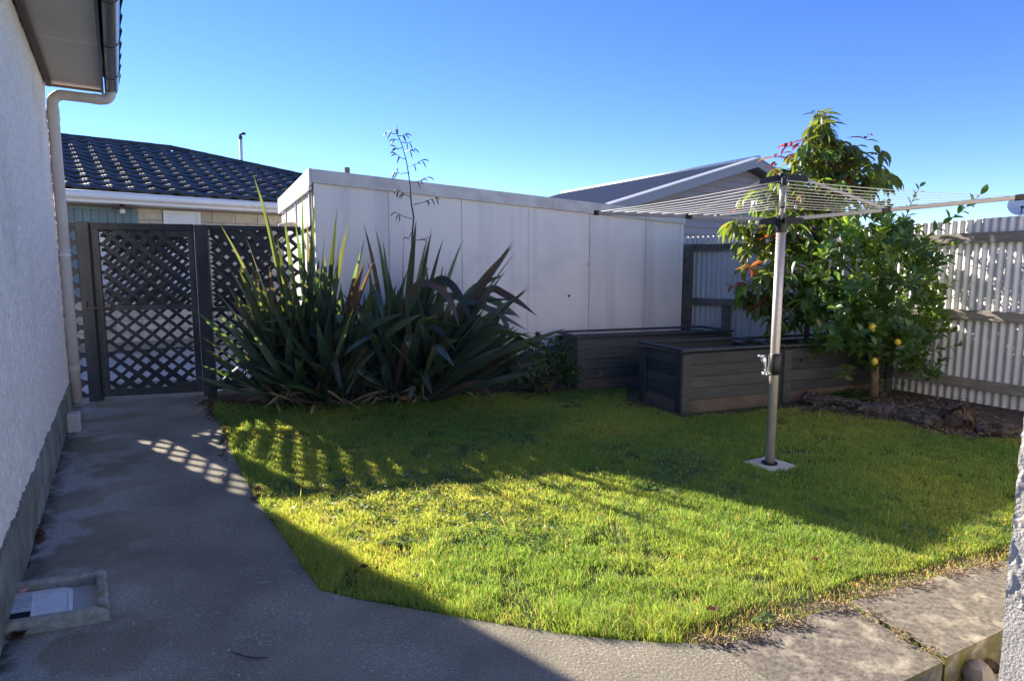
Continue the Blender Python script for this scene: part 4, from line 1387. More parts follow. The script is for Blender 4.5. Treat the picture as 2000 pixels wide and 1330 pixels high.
b = MB(); b.tube(pts, 0.0018, 4); b.build('chain', M['steel'], rot)
# pad
pad = MB(); pu = head(62); pv = head(-28)
pad.box(CP - pu * 0.15 - pv * 0.14 - UP * 0.06, pu, pv, UP, 0.30, 0.28, 0.058, 0.008)
tag(pad.build('concrete_pad', M['pale_concrete'], origin=CP - UP * 0.06), 'square pale concrete pad in the lawn under the clothesline pole', 'concrete pad')


# ------------------------------------------------------------------ flax
def flax_leaf(base, az, lean0, bend, length, width, m, root, kink=None, roll=0.0, twist=0.0):
    """one sword leaf: folded blade along a bending midrib"""
    d = head(az)
    s_ = d.cross(UP).normalized()
    nseg = 11
    mb = MB()
    p = base.copy()
    th_ = lean0
    ds = length / nseg
    base_roll = abs(math.sin(R(az))) * (0.8 if kink else 1.25) * (1 if random.random() < .5 else -1)
    for i in range(nseg + 1):
        t = i / nseg
        tan = d * math.sin(th_) + UP * math.cos(th_)
        nor = tan.cross(s_)
        r = roll + twist * t + base_roll
        sx = s_ * math.cos(r) + nor * math.sin(r)
        nx_ = tan.cross(sx)
        w_ = width * (0.38 + 0.62 * min(1, t / 0.45)) if t < 0.62 else width * max(0.0, (1 - ((t - 0.62) / 0.38) ** 1.7))
        fold = 0.55 * (1 - t) ** 0.7 + 0.10
        mb.v += [p + sx * w_ * 0.5 * math.cos(fold) + nx_ * w_ * 0.5 * math.sin(fold), p, p - sx * w_ * 0.5 * math.cos(fold) + nx_ * w_ * 0.5 * math.sin(fold)]
        th_ = lean0 + bend * t * t
        if kink and t >= kink[0]: th_ += kink[1]
        p = p + (d * math.sin(th_) + UP * math.cos(th_)) * ds
    for i in range(nseg):
        a = i * 3
        mb.f += [(a, a + 1, a + 4, a + 3), (a + 1, a + 2, a + 5, a + 4)]
    o = mb.build('leaf', m, root, smooth=True)
    return o


def clear_of_shed(base, az, reach):
    tip = base + head(az) * reach
    dshed = (tip - SHED_C).dot(SN)
    dfence = -(tip - FENCE0).dot(FN)
    lim = 0.05
    if tip.x < -3.15: return False
    return (dshed > lim or tip.x < SHED_C.x - 0.1) and dfence > 0.05


def clump(center, count, rx, ry, az_bias, lens, label, specials, lean_max=0.62, droopy=0.15):
    root = empty('flax', center, label, 'flax plant', 'flax clumps in front of the shed')
    n_ = 0; tries = 0
    while n_ < count and tries < 6000:
        tries += 1
        a = random.uniform(0, 2 * math.pi); r = math.sqrt(random.random())
        base = center + V3(math.cos(a) * rx * r, math.sin(a) * ry * r, 0)
        az = random.gauss(az_bias, 75) if random.random() < 0.8 else random.uniform(0, 360)
        L_ = random.uniform(*lens)
        lean = abs(random.gauss(0.0, 0.72)) * lean_max + 0.03
        if math.cos(R(az)) > 0.1: lean *= 0.45
        if lean > 1.15: continue
        bend = random.uniform(0.02, 0.55)
        kink = None
        if random.random() < droopy:
            kink = (random.uniform(0.55, 0.75), random.uniform(0.7, 1.5)); lean = max(lean, 0.2)
        L2 = L_ * (1 - 0.30 * min(1, lean))
        reach = L2 * math.sin(min(1.4, lean + bend * 0.4))
        if not clear_of_shed(base, az, reach): continue
        m_ = M['flax_bronze'] if random.random() < 0.09 else M['flax']
        flax_leaf(base, az, lean, bend, L2, random.uniform(0.060, 0.108), m_, root, kink, random.uniform(-0.5, 0.5), random.uniform(-0.4, 0.4))
        n_ += 1
    for (px, py, dy, wd, bx) in specials:        # leaves whose tips show at known places
        tip = deep(px, py, center.y + dy)
        base = center + V3(bx, random.uniform(-0.12, 0.05), 0)
        v = tip - base
        hor = Vector((v.x, v.y, 0))
        az = math.degrees(math.atan2(hor.x, hor.y))
        ang = math.atan2(hor.length, v.z)
        bend = random.uniform(0.05, 0.22)
        flax_leaf(base, az, ang - bend * 0.36, bend, v.length * 1.02, wd, M['flax'] if random.random() < .8 else M['flax_bronze'], root, None, random.uniform(-0.5, 0.5), random.uniform(-0.3, 0.3))
    return root


cA = Vector((-2.10, 6.38, 0)); cB = Vector((-1.16, 6.62, 0))
spA = [(489, 350, -0.35, 0.055, -.1), (592, 372, -0.1, 0.05, -.03), (515, 400, -.3, .06, -.06), (553, 425, -.2, .06, -.05), (620, 392, -.1, .06, .02), (683, 440, -.35, .055, .1), (672, 442, -.4, .06, .08),
       (660, 411, -.05, .06, .1), (714, 472, -.3, .05, .15), (480, 468, -.45, .065, -.1), (428, 448, -.5, .055, -.12), (440, 560, -.5, .05, -.15), (395, 660, -.7, .05, -.15), (424, 572, -.45, .06, -.1),
       (445, 530, -.4, .055, -.1), (734, 508, -.5, .055, .12), (690, 610, -.9, .06, .1), (540, 470, -.2, .06, -.03), (640, 450, -.15, .06, .05), (385, 712, -.5, .035, -.2), (455, 640, -.6, .05, -.2), (575, 440, 0, .06, 0), (600, 430, -.1, .05, .02)]
clump(cA, 215, 0.44, 0.18, 175, (0.95, 1.7), 'larger dark flax clump in front of the lattice fence, yellow-lit leaf tips', spA, 0.85, 0.22)
spB = [(791, 428, -.1, .055, -.02), (815, 436, -.15, .085, .0), (846, 455, -.1, .06, .03), (840, 465, -.15, .055, .02), (869, 472, -.1, .05, .05), (907, 474, -.2, .055, .1), (1001, 480, -.35, .075, .15), (986, 535, -.4, .07, .15),
       (1031, 566, -.4, .065, .15), (729, 451, 0, .06, -.1), (706, 442, .05, .06, -.12), (746, 474, -.05, .05, -.08), (745, 505, -.3, .05, -.08), (1005, 500, -.5, .03, .1), (863, 530, -.3, .04, .05), (960, 640, -.6, .05, .15), (990, 600, -.5, .06, .2)]
flaxB = clump(cB, 175, 0.50, 0.20, 175, (0.85, 1.55), 'flax clump leaning right over the shrub, with a tall dark seed stalk', spB, 0.95, 0.26)
# sweeping leaves to the right that kink down
for (L_, az, lean, bend, kink, wd, dx) in ((1.5, 100, 0.85, 0.15, (0.68, 1.15), .065, .15), (1.55, 105, 0.95, 0.1, (0.70, 1.0), .07, .2), (1.6, 98, 0.62, 0.1, (0.62, 1.35), .07, .1),
                                   (1.6, 102, 0.70, 0.15, (0.60, 1.1), .065, .15), (1.45, 110, 1.05, 0.1, (0.72, 0.9), .06, .25), (1.4, 104, 1.12, 0.05, (0.75, 0.8), .055, .25), (1.5, 95, .55, .1, (.66, 1.2), .07, .1),
                                   (1.35, 120, 1.1, 0.1, None, .05, .25), (1.3, 112, 1.2, 0.1, None, .05, .28), (1.25, 98, 1.15, 0.15, None, .055, .25), (1.5, 100, 1.0, 0.25, None, .06, .22), (1.3, 125, 1.2, .2, None, .05, .2),
                                   (1.55, 96, .48, .3, (.7, .9), .07, .1), (1.35, 108, .9, .5, None, .06, .2), (1.3, 102, .8, .7, None, .06, .15), (1.45, 115, .75, .5, (.7, .6), .06, .15),
                                   (1.3, 170, .5, .6, (.6, .9), .07, 0), (1.3, 200, .5, .5, (.6, 1.1), .07, -.1), (1.2, 150, .6, .5, (.6, 1.0), .06, .1)):
    flax_leaf(cB + V3(dx + .06, random.uniform(-.28, -.1), 0.01), az, lean, bend, L_ * 1.10, wd * 1.45, M['flax'], flaxB, kink, random.uniform(-.4, .4), random.uniform(-.3, .3))
for k in range(46):     # many low leaves sweeping right
    az = random.gauss(106, 12); lean = random.uniform(0.45, 1.25)
    flax_leaf(cB + V3(random.uniform(0, .32), random.uniform(-.16, .0), 0.01), az, lean, random.uniform(0, .35), random.uniform(.9, 1.45), random.uniform(.05, .08), M['flax'] if random.random() < .8 else M['flax_bronze'], flaxB, None, random.uniform(-.6, .6), random.uniform(-.4, .4))

# broad arching leaves of the right clump, traced as real ribbons standing in front of the wall
def ribbon(pxs, Y0, Y1, wd, root, m):
    P_ = [deep(x, y, Y0 + (Y1 - Y0) * i / (len(pxs) - 1)) for i, (x, y) in enumerate(pxs)]
    P_ = [P_[0] * 2 - P_[1]] + P_ + [P_[-1] * 2 - P_[-2]]
    pts = []
    for i in range(1, len(P_) - 2):
        for k in range(6):
            t = k / 6
            a, b_, c, d = P_[i - 1], P_[i], P_[i + 1], P_[i + 2]
            pts.append(0.5 * ((2 * b_) + (c - a) * t + (2 * a - 5 * b_ + 4 * c - d) * t * t + (3 * b_ - a - 3 * c + d) * t ** 3))
    pts.append(P_[-2])
    n_ = len(pts) - 1
    mb = MB()
    tw_ = random.uniform(-0.5, 0.5)
    for i, p in enumerate(pts):
        t = i / n_
        tan = (pts[min(i + 1, n_)] - pts[max(i - 1, 0)]).normalized()
        s_ = tan.cross(V3(0.15 + tw_, -1, 0.35)).normalized(); nx_ = tan.cross(s_)
        w_ = wd * (0.38 + 0.62 * min(1, t / 0.45)) if t < 0.66 else wd * max(0.0, 1 - ((t - 0.66) / 0.34) ** 1.6)
        f_ = 0.28
        mb.v += [p + s_ * w_ / 2 * math.cos(f_) - nx_ * w_ / 2 * math.sin(f_), p, p - s_ * w_ / 2 * math.cos(f_) - nx_ * w_ / 2 * math.sin(f_)]
    for i in range(n_):
        a = i * 3
        mb.f += [(a, a + 1, a + 4, a + 3), (a + 1, a + 2, a + 5, a + 4)]
    mb.build('leaf', m, root, smooth=True)


for pxs, wd, dy in (([(830, 765), (880, 640), (940, 555), (1001, 480)], .10, 0), ([(835, 765), (870, 660), (920, 570), (986, 536)], .085, -.05), ([(840, 768), (885, 680), (935, 590), (960, 565), (985, 575), (1015, 592), (1050, 618)], .085, -.1),
                    ([(830, 768), (890, 650), (925, 590), (950, 583), (985, 600), (1018, 622)], .08, -.02), ([(835, 770), (860, 700), (940, 632), (1031, 566)], .10, -.15), ([(800, 740), (820, 650), (870, 582), (920, 590), (965, 610), (1030, 645)], .085, -.2),
                    ([(850, 770), (890, 715), (940, 680), (965, 672), (995, 705), (1022, 750)], .10, -.25), ([(850, 770), (880, 720), (945, 668), (985, 682), (1024, 722)], .07, -.2), ([(840, 770), (900, 690), (960, 640), (975, 612), (990, 640), (996, 668)], .07, -.1),
                    ([(780, 750), (800, 620), (850, 552), (880, 556), (905, 595), (924, 635)], .09, -.25), ([(760, 750), (775, 640), (812, 560), (850, 560), (880, 590), (898, 640)], .08, -.35), ([(790, 765), (860, 715), (930, 655), (990, 652), (1020, 668)], .05, -.1),
                    ([(700, 765), (712, 640), (728, 575), (742, 590), (748, 634)], .075, -.5), ([(640, 770), (660, 690), (720, 640), (790, 610)], .08, -.6), ([(690, 770), (735, 680), (775, 640), (826, 612)], .08, -.55), ([(740, 770), (800, 660), (850, 640), (893, 688)], .075, -.45),
                    ([(700, 770), (760, 660), (800, 600), (838, 520)], .09, -.4), ([(640, 775), (600, 690), (560, 655), (510, 640)], .07, -.5), ([(560, 775), (545, 700), (520, 640), (480, 560), (470, 520)], .08, -.5), ([(570, 775), (600, 690), (655, 640), (700, 625)], .08, -.6),
                    ([(850, 775), (920, 735), (985, 715), (1015, 735)], .045, 0), ([(860, 775), (905, 720), (950, 690), (1003, 660)], .05, 0), ([(845, 775), (890, 740), (960, 690), (1010, 690)], .05, .05)):
    ribbon(pxs, 6.5, 6.42 + dy, wd, flaxB if pxs[0][0] > 695 else bpy.data.objects['flax'], M['flax'] if random.random() < .85 else M['flax_bronze'])
M['flax_dead'] = mat('flax_dead', (0.16, 0.11, 0.065), (0.28, 0.20, 0.12), 0.85, 18, vary=0.4)
for k in range(54):      # skirt of dead leaves at the foot
    c_, r_n = (cA, bpy.data.objects['flax']) if k % 2 else (cB, flaxB)
    flax_leaf(c_ + V3(random.uniform(-.42, .42), random.uniform(-.22, -.05), 0.01), random.gauss(175, 65), random.uniform(0.7, 1.3), random.uniform(0.2, 0.7), random.uniform(0.25, 0.6), random.uniform(.018, .04), M['flax_dead'], r_n,
              (random.uniform(.3, .6), random.uniform(.3, .9)) if random.random() < .5 else None, random.uniform(-1, 1), random.uniform(-1, 1))

# seed stalk
stem_px = [(800, 640), (802, 540), (804, 500), (805, 460), (808, 425), (803, 395), (801, 365), (798, 340), (793, 312), (786, 286), (777, 264), (770, 252)]
SY = 6.62
stp = [deep(x, y, SY) for x, y in stem_px]
stp = [cB + V3(0.02, 0.02, 0)] + stp
b = MB(); b.tube(stp, [0.011] * 3 + [0.010, 0.009, 0.009, 0.008, 0.007, 0.006, 0.005, 0.0045, 0.004, 0.003], 7)
stem = b.build('seed_stalk', M['stalk'], flaxB, smooth=True)
br = [((805, 470), (845, 462), 1), ((803, 455), (795, 470), 1), ((804, 428), (770, 413), 4), ((808, 400), (852, 385), 5), ((803, 385), (773, 368), 5), ((801, 358), (838, 345), 5), ((799, 338), (766, 336), 5),
      ((797, 325), (826, 312), 4), ((794, 312), (772, 300), 4), ((791, 296), (812, 290), 3), ((787, 288), (768, 290), 3), ((784, 278), (805, 277), 2), ((781, 271), (770, 272), 2), ((778, 266), (795, 260), 4), ((775, 262), (756, 256), 3), ((770, 252), (776, 246), 2)]
for (a, c, n_) in br:
    p, q = deep(*a, SY), deep(*c, SY + random.uniform(-.12, .12))
    mid = p.lerp(q, 0.5) - UP * 0.012
    b = MB(); b.tube([p, mid, q], [0.0045, 0.0035, 0.002], 5); b.build('side_stem', M['stalk'], stem, smooth=True)
    for k in range(n_):
        s0 = p.lerp(q, random.uniform(0.35, 1.0)) - UP * 0.006
        dd = Vector((random.uniform(-1, 1), random.uniform(-.6, .6), random.uniform(-0.9, 0.8))).normalized()
        if (q - p).x > 0: dd.x = abs(dd.x)
        else: dd.x = -abs(dd.x)
        pts = [s0]
        for m_ in range(5):
            dd = (dd - UP * 0.32).normalized()
            pts.append(pts[-1] + dd * 0.017)
        b = MB(); b.tube(pts, [0.002, 0.0048, 0.0062, 0.0058, 0.004, 0.001], 5); b.build('seed_pod', M['stalk'], stem, smooth=True)

# dead fallen flax leaves at the foot
for k, (x0, y0, x1, y1) in enumerate(((712, 748, 830, 768), (520, 728, 548, 770), (455, 770, 500, 752), (590, 770, 680, 778), (640, 766, 720, 735), (430, 745, 520, 770), (690, 770, 770, 772))):
    p, q = at(x0, y0, 0.03 if y0 > 755 else 0.12), at(x1, y1, 0.03)
    b = MB(); s_ = (q - p).cross(UP).normalized() * 0.008
    mid = p.lerp(q, .5) + UP * 0.03
    b.v = [p, mid + s_, mid - s_, q, ]; b.f = [(0, 1, 2), (1, 3, 2)]
    b.build('dead_leaf', M['straw'], flaxB if k in (0, 3, 6) else bpy.data.objects['flax'])


# ------------------------------------------------------------------ leafy things
def leaf_mesh(name, L_, W_, m, curl=0.25, fold=0.25, seg=4):
    mb = MB()
    for i in range(seg + 1):
        t = i / seg
        w_ = W_ * math.sin(math.pi * min(1, t * 0.98 + 0.02)) ** 0.75
        y = L_ * t; z = -curl * L_ * t * t
        mb.v += [Vector((-w_ / 2, y, z + fold * w_ / 2)), Vector((0, y, z)), Vector((w_ / 2, y, z + fold * w_ / 2))]
    for i in range(seg):
        a = 3 * i
        mb.f += [(a, a + 1, a + 4, a + 3), (a + 1, a + 2, a + 5, a + 4)]
    me = bpy.data.meshes.new(name)
    me.from_pydata([tuple(v) for v in mb.v], [], mb.f)
    me.polygons.foreach_set('use_smooth', [True] * len(me.polygons))
    me.materials.append(m)
    return me


def leaf_matrix(p, d, up, s):
    d = d.normalized()
    x = d.cross(up).normalized() if d.cross(up).length > 1e-3 else d.orthogonal().normalized()
    z = x.cross(d).normalized()
    return frame(p, x * s, d * s, z * s)


def add_leaves(root, items, limit, stuffname):
    """items: (matrix, mesh). The nearest become parts, the rest one stuff part."""
    camp = Vector((0, 0, EYE))
    items.sort(key=lambda it: (it[0].translation - camp).length)
    base = worldloc(root)
    for Mx, me in items[:limit]:
        put('leaf', me, Mx, root)
    rest = items[limit:]
    if not rest: return
    vs, fs, mi, mats = [], [], [], []
    n0_ = 0
    for Mx, me in rest:
        arr = np.empty(len(me.vertices) * 3); me.vertices.foreach_get('co', arr)
        arr = arr.reshape(-1, 3)
        A_ = np.array(Mx)
        w_ = arr @ A_[:3, :3].T + A_[:3, 3] - np.array(base)
        vs.append(w_)
        if me.materials[0] not in mats: mats.append(me.materials[0])
        k = mats.index(me.materials[0])
        for pl in me.polygons:
            fs.append(tuple(n0_ + i for i in pl.vertices)); mi.append(k)
        n0_ += len(arr)
    V_ = np.concatenate(vs)
    me = bpy.data.meshes.new(stuffname)
    me.from_pydata(V_.tolist(), [], fs)
    me.polygons.foreach_set('use_smooth', [True] * len(fs))
    for m_ in mats: me.materials.append(m_)
    me.polygons.foreach_set('material_index', mi)
    o = bpy.data.objects.new(stuffname, me); link(o, root); o['kind'] = 'stuff'


def scale_mat(src, name, k):
    return src


# --- tall avocado
AV = Vector((3.36, 7.0, 0))
avo = empty('avocado_tree', AV + UP * 0.5, 'tall tree with long drooping leaves and orange new shoots in the raised bed', 'tree')
trunk_pts = [AV + UP * 0.45, AV + V3(0.0, 0, 0.9), AV + V3(0.03, 0.02, 1.4), AV + V3(0.10, 0, 2.0), AV + V3(0.14, 0, 2.6), AV + V3(0.12, 0, 3.1)]
b = MB(); b.tube(trunk_pts, [0.030, 0.026, 0.024, 0.018, 0.012, 0.005], 10); b.build('trunk', M['dark_bark'], avo, smooth=True)
ameshes = [leaf_mesh('long_leaf', l_, w_, M['avocado'], c_, 0.35) for l_, w_, c_ in ((0.19, 0.060, 0.35), (0.165, 0.055, 0.2), (0.215, 0.064, 0.45))]
anew = [leaf_mesh('new_leaf', l_, w_, M['avocado_new'], 0.3, 0.5) for l_, w_ in ((0.16, 0.042), (0.13, 0.036))]
items = []
def whorl(p, d, n_, meshes, droop, sc=(0.7, 1.1), spread=1.0):
    for k in range(n_):
        a = 2 * math.pi * k / n_ * 1.0 + random.uniform(-.4, .4)
        s_ = d.orthogonal().normalized(); t_ = d.cross(s_)
        e = (d * random.uniform(0.1, 0.7) + (s_ * math.cos(a) + t_ * math.sin(a)) * spread)
        e = (e.normalized() - UP * droop * random.uniform(0.5, 1.3)).normalized()
        q = p - d * random.uniform(0, 0.07)
        items.append((leaf_matrix(q, e, UP + Vector((random.uniform(-.5, .5), random.uniform(-.5, .5), 0)), random.uniform(*sc)), random.choice(meshes)))
def branch(mbr, p, q, r0, r1=0.003, sag=0.05):
    mid = p.lerp(q, 0.5) + UP * sag
    mbr.tube([p, mid, q], [r0, (r0 + r1) / 2, r1], 6)
    return mid
# leaf clusters at places read off the picture: (px, py, radius px)
acl = [(1600, 560, 28), (1620, 605, 24), (1603, 222, 7), (1604, 238, 10), (1590, 255, 30), (1625, 262, 28), (1560, 290, 25), (1600, 300, 35), (1645, 300, 30), (1680, 300, 22), (1560, 330, 30), (1610, 345, 35), (1660, 340, 35), (1705, 325, 26), (1720, 350, 20), (1690, 360, 25),
       (1530, 345, 25), (1500, 375, 30), (1545, 375, 30), (1600, 385, 35), (1640, 380, 25), (1475, 405, 25), (1450, 440, 22), (1490, 440, 30), (1535, 430, 32), (1580, 430, 30), (1465, 480, 28), (1505, 485, 30), (1555, 480, 35), (1600, 470, 30),
       (1490, 525, 28), (1540, 530, 32), (1580, 540, 30), (1462, 560, 26), (1500, 580, 28), (1475, 600, 20), (1545, 590, 28), (1590, 590, 26), (1500, 625, 16), (1575, 570, 25), (1735, 345, 12), (1650, 280, 28), (1690, 320, 26), (1575, 310, 26), (1625, 325, 30), (1450, 575, 15), (1530, 620, 18)]
amb = MB()
for (px, py, r_) in acl:
    for rep in range(5 if r_ > 20 else 3):
        x, y = px + random.gauss(0, r_ * 0.55), py + random.gauss(0, r_ * 0.5)
        Y = AV.y + random.gauss(-0.02, 0.26)
        p = deep(x, y, Y)
        zt = max(0.9, min(3.1, p.z - 0.25))
        # join to the trunk
        f_ = 0
        for k in range(len(trunk_pts) - 1):
            if trunk_pts[k].z <= zt <= trunk_pts[k + 1].z: f_ = k
        a = trunk_pts[f_]; c = trunk_pts[f_ + 1]
        root_ = a.lerp(c, (zt - a.z) / max(1e-3, c.z - a.z))
        branch(amb, root_, p, 0.009)
        d = (p - root_).normalized() * 0.7 + UP * 0.5
        whorl(p, d.normalized(), random.randint(6, 8), ameshes, 0.75)
        if random.random() < 0.5:
            m_ = root_.lerp(p, 0.72) + UP * 0.03
            whorl(m_, d.normalized(), 4, ameshes, 0.8)
for (px, py, n_) in ((1537, 278, 7), (1545, 292, 5), (1515, 305, 4), (1512, 325, 3), (1695, 262, 4), (1630, 360, 9), (1645, 352, 6), (1430, 440, 3), (1503, 458, 6), (1462, 515, 7), (1575, 550, 7), (1435, 553, 4), (1610, 492, 5), (1437, 405, 2), (1540, 310, 3), (1590, 345, 3), (1480, 590, 4), (1560, 375, 4)):
    p = deep(px, py, AV.y - 0.30)
    whorl(p, Vector((random.uniform(-.6, .1), -.3, .6)).normalized(), n_, anew, 0.15, (0.8, 1.25), 1.1)
amb.build('branches', M['dark_bark'], avo, smooth=True, kind='stuff')
add_leaves(avo, items, 300, 'foliage')

# --- lemon
LM = at(1705, 778)
lem = empty('lemon_tree', LM, 'bushy dark green lemon tree with a few yellow lemons in front of the iron fence', 'tree')
items = []
lmesh = [leaf_mesh('oval_leaf', l_, w_, M['lemon_leaf'], c_, 0.35) for l_, w_, c_ in ((0.115, 0.056, 0.2), (0.10, 0.05, 0.35), (0.09, 0.045, 0.1))]
M['lemon_young_lit'] = leafmat('lemon_young_lit_leaf', (0.13, 0.23, 0.035), (0.55, 0.78, 0.05), rough=0.28, amt=0.4, vary=0.25, hue=0.015, spec=0.6)
lyoung_lit = [leaf_mesh('young_lit_leaf', l_, w_, M['lemon_young_lit'], c_, 0.4) for l_, w_, c_ in ((0.10, 0.044, 0.0), (0.09, 0.038, 0.15))]
fork = LM + V3(-0.01, 0, 0.36)
b = MB()
b.tube([LM - UP * 0.03, LM + V3(0.005, 0, 0.2), fork], [0.055, 0.042, 0.045], 12)
b.tube([fork - UP * .03, fork + V3(-0.06, 0, 0.14), fork + V3(-0.10, 0.02, 0.35)], [0.035, 0.027, 0.02], 10)
b.tube([fork - UP * .03, fork + V3(0.05, -0.01, 0.14), fork + V3(0.12, 0.0, 0.38)], [0.032, 0.025, 0.018], 10)
b.build('trunk', M['bark'], lem, smooth=True)
lmb = MB()
heart = [fork + V3(-0.10, 0.02, 0.35), fork + V3(0.12, 0, 0.38), fork + V3(0.0, 0, 0.7)]
def spray(p, d, length, n_, meshes, r_=0.004, sc=(0.8, 1.15)):
    d = d.normalized()
    pts = [p]
    for k in range(5):
        pts.append(pts[-1] + d * length / 5)
        d = (d + Vector((random.uniform(-.1, .1), random.uniform(-.1, .1), random.uniform(-.1, .08)))).normalized()
    lmb.tube(pts, [r_ * (1 - 0.15 * k) for k in range(6)], 5)
    for k in range(n_):
        t = 5 * (k + 1) / n_ * 0.98
        i = min(int(t), 4)
        q = pts[i].lerp(pts[i + 1], t - i)
        a = k * 2.4
        s_ = d.orthogonal().normalized(); t_ = d.cross(s_)
        e = d * 0.75 + (s_ * math.cos(a) + t_ * math.sin(a))
        items.append((leaf_matrix(q, e + UP * 0.1, d + UP * .4 + Vector((random.uniform(-.3, .3), random.uniform(-.5, .1), 0)), random.uniform(*sc)), random.choice(meshes)))
# crown blobs (px, py, rx, ry) filled with sprays
blobs = [(1705, 570, 118, 120, 150), (1640, 520, 60, 60, 34), (1650, 640, 75, 70, 48), (1755, 650, 75, 80, 55), (1760, 500, 75, 60, 42), (1790, 560, 48, 80, 30), (1690, 450, 80, 35, 26), (1750, 715, 45, 28, 9), (1800, 700, 30, 40, 8), (1620, 690, 30, 20, 4), (1700, 672, 55, 22, 9), (1790, 760, 10, 5, 0)]
for (px, py, rx, ry, n_) in blobs:
    for k in range(n_):
        while True:
            u, v, w_ = random.uniform(-1, 1), random.uniform(-1, 1), random.uniform(-1, 1)
            if 0.3 < u * u + v * v + w_ * w_ < 1: break
        Y = LM.y - 0.08 + w_ * 0.42
        p = deep(px + u * rx, py + v * ry, Y)
        c = deep(px, py + 40, LM.y)
        d = (p - c).normalized() + UP * random.uniform(0.0, 0.8) + Vector((0, -.15, 0))
        young_lit = (px + u * rx < 1740 and py + v * ry < 560 and random.random() < 0.6)  # young leaves kept to the sunlit upper left, its brightness put into their colour
        spray(p, d, random.uniform(0.13, 0.24), random.randint(7, 10), lyoung_lit if young_lit else lmesh)
        h_ = min(heart, key=lambda q: (q - p).length)
        if k % 7 == 0: lmb.tube([h_, h_.lerp(p, .5) + UP * 0.03, p], [0.009, 0.007, 0.004], 5)
for (a, c, n_, ms_) in (((1800, 470), (1925, 378), 20, lmesh), ((1765, 440), (1788, 362), 13, lyoung_lit), ((1740, 450), (1690, 385), 10, lyoung_lit), ((1690, 430), (1700, 375), 9, lyoung_lit), ((1640, 450), (1628, 400), 9, lyoung_lit), ((1600, 470), (1590, 420), 7, lyoung_lit),
                        ((1660, 660), (1575, 710), 12, lmesh), ((1640, 600), (1540, 615), 9, lmesh), ((1800, 470), (1865, 480), 7, lmesh), ((1810, 590), (1865, 555), 8, lmesh), ((1800, 660), (1858, 650), 7, lmesh), ((1790, 700), (1835, 735), 7, lmesh), ((1820, 520), (1850, 510), 5, lmesh), ((1700, 740), (1760, 742), 7, lmesh)):
    p, q = deep(*a, LM.y), deep(*c, LM.y - 0.1)
    spray(p, q - p, (q - p).length, n_, ms_, 0.006)
lmb.build('branches', M['twig'], lem, smooth=True, kind='stuff')
add_leaves(lem, items, 300, 'foliage')
for (px, py, r_, dy) in ((1704, 640, 0.036, -.52), (1753, 668, 0.029, -.5), (1708, 706, 0.032, -.45), (1549, 612, .0, 0)):
    if r_ == 0: continue
    c = deep(px, py, LM.y + dy)
    mb = MB(); mb.tube([c + UP * r_ * k for k in (1.25, 1.0, 0.6, 0, -0.6, -1.0, -1.22)], [r_ * k for k in (0.12, 0.45, 0.85, 1.0, 0.85, 0.45, 0.12)], 14)
    mb.build('lemon', M['lemon'], lem, smooth=True)

# --- shrub by the shed bed
SH = at(1052, 765)
SH = Vector((SH.x + 0.06, SH.y - 0.02, 0))
shr = empty('shrub', SH, 'low round-leaved dark green shrub between the flax and the raised bed', 'shrub')
b = MB(); 
for k in range(12):
    a = random.uniform(0, 2 * math.pi)
    b.tube([SH + V3(random.uniform(-.1, .1), random.uniform(-.1, .1), 0), SH + V3(math.cos(a) * .2, math.sin(a) * .12, .25), SH + V3(math.cos(a) * .33, math.sin(a) * .2, .42)], [0.01, 0.007, 0.004], 5)
b.build('stems', M['dark_bark'], shr)
hm = [leaf_mesh('round_leaf', 0.032, 0.022, M['hebe'], 0.1, 0.2, 3)]
items = []
for k in range(420):
    while True:
        u, v, w_ = random.uniform(-1, 1), random.uniform(-1, 1), random.uniform(0, 1)
        rr_ = u * u + v * v + w_ * w_
        if 0.35 < rr_ < 1: break
    lump = 1 + 0.22 * mnoise.noise(Vector((u * 2, v * 2, w_ * 2)))
    p = SH + V3(u * 0.47 * lump, v * 0.26 * lump, 0.10 + w_ * 0.58 * lump)
    d = Vector((u, v, w_ + 0.5)).normalized()
    for q in range(9):
        a = q * 2.4
        s_ = d.orthogonal().normalized(); t_ = d.cross(s_)
        e = d * random.uniform(0.2, 1.0) + s_ * math.cos(a) + t_ * math.sin(a)
        items.append((leaf_matrix(p - d * random.uniform(0, .05), e, UP, random.uniform(.8, 1.5)), hm[0]))
add_leaves(shr, items, 0, 'foliage')

# --- weeds in the soil under the lemon tree
wd_ = empty('weeds', at(1665, 785), 'patch of low green weeds in the soil left of the lemon trunk', 'weeds')
wm = leaf_mesh('weed_leaf', 0.07, 0.022, M['weed'], 0.4, 0.3, 3)
items = []
for k in range(70):
    px, py = random.gauss(1660, 28), random.gauss(778, 7)
    p = at(px, py, 0.05)
    for q in range(6):
        a = random.uniform(0, 6.28)
        items.append((leaf_matrix(p, V3(math.cos(a), math.sin(a), random.uniform(.5, 1.6)), UP, random.uniform(.7, 1.4)), wm))
add_leaves(wd_, items, 0, 'foliage')

# ------------------------------------------------------------------ lawn
def inpoly(x, y, poly):
    ins = np.zeros(len(x), bool)
    n_ = len(poly)
    for i in range(n_):
        a, b_ = poly[i], poly[(i + 1) % n_]
        cond = ((a.y > y) != (b_.y > y)) & (x < (b_.x - a.x) * (y - a.y) / (b_.y - a.y + 1e-12) + a.x)
        ins ^= cond
    return ins


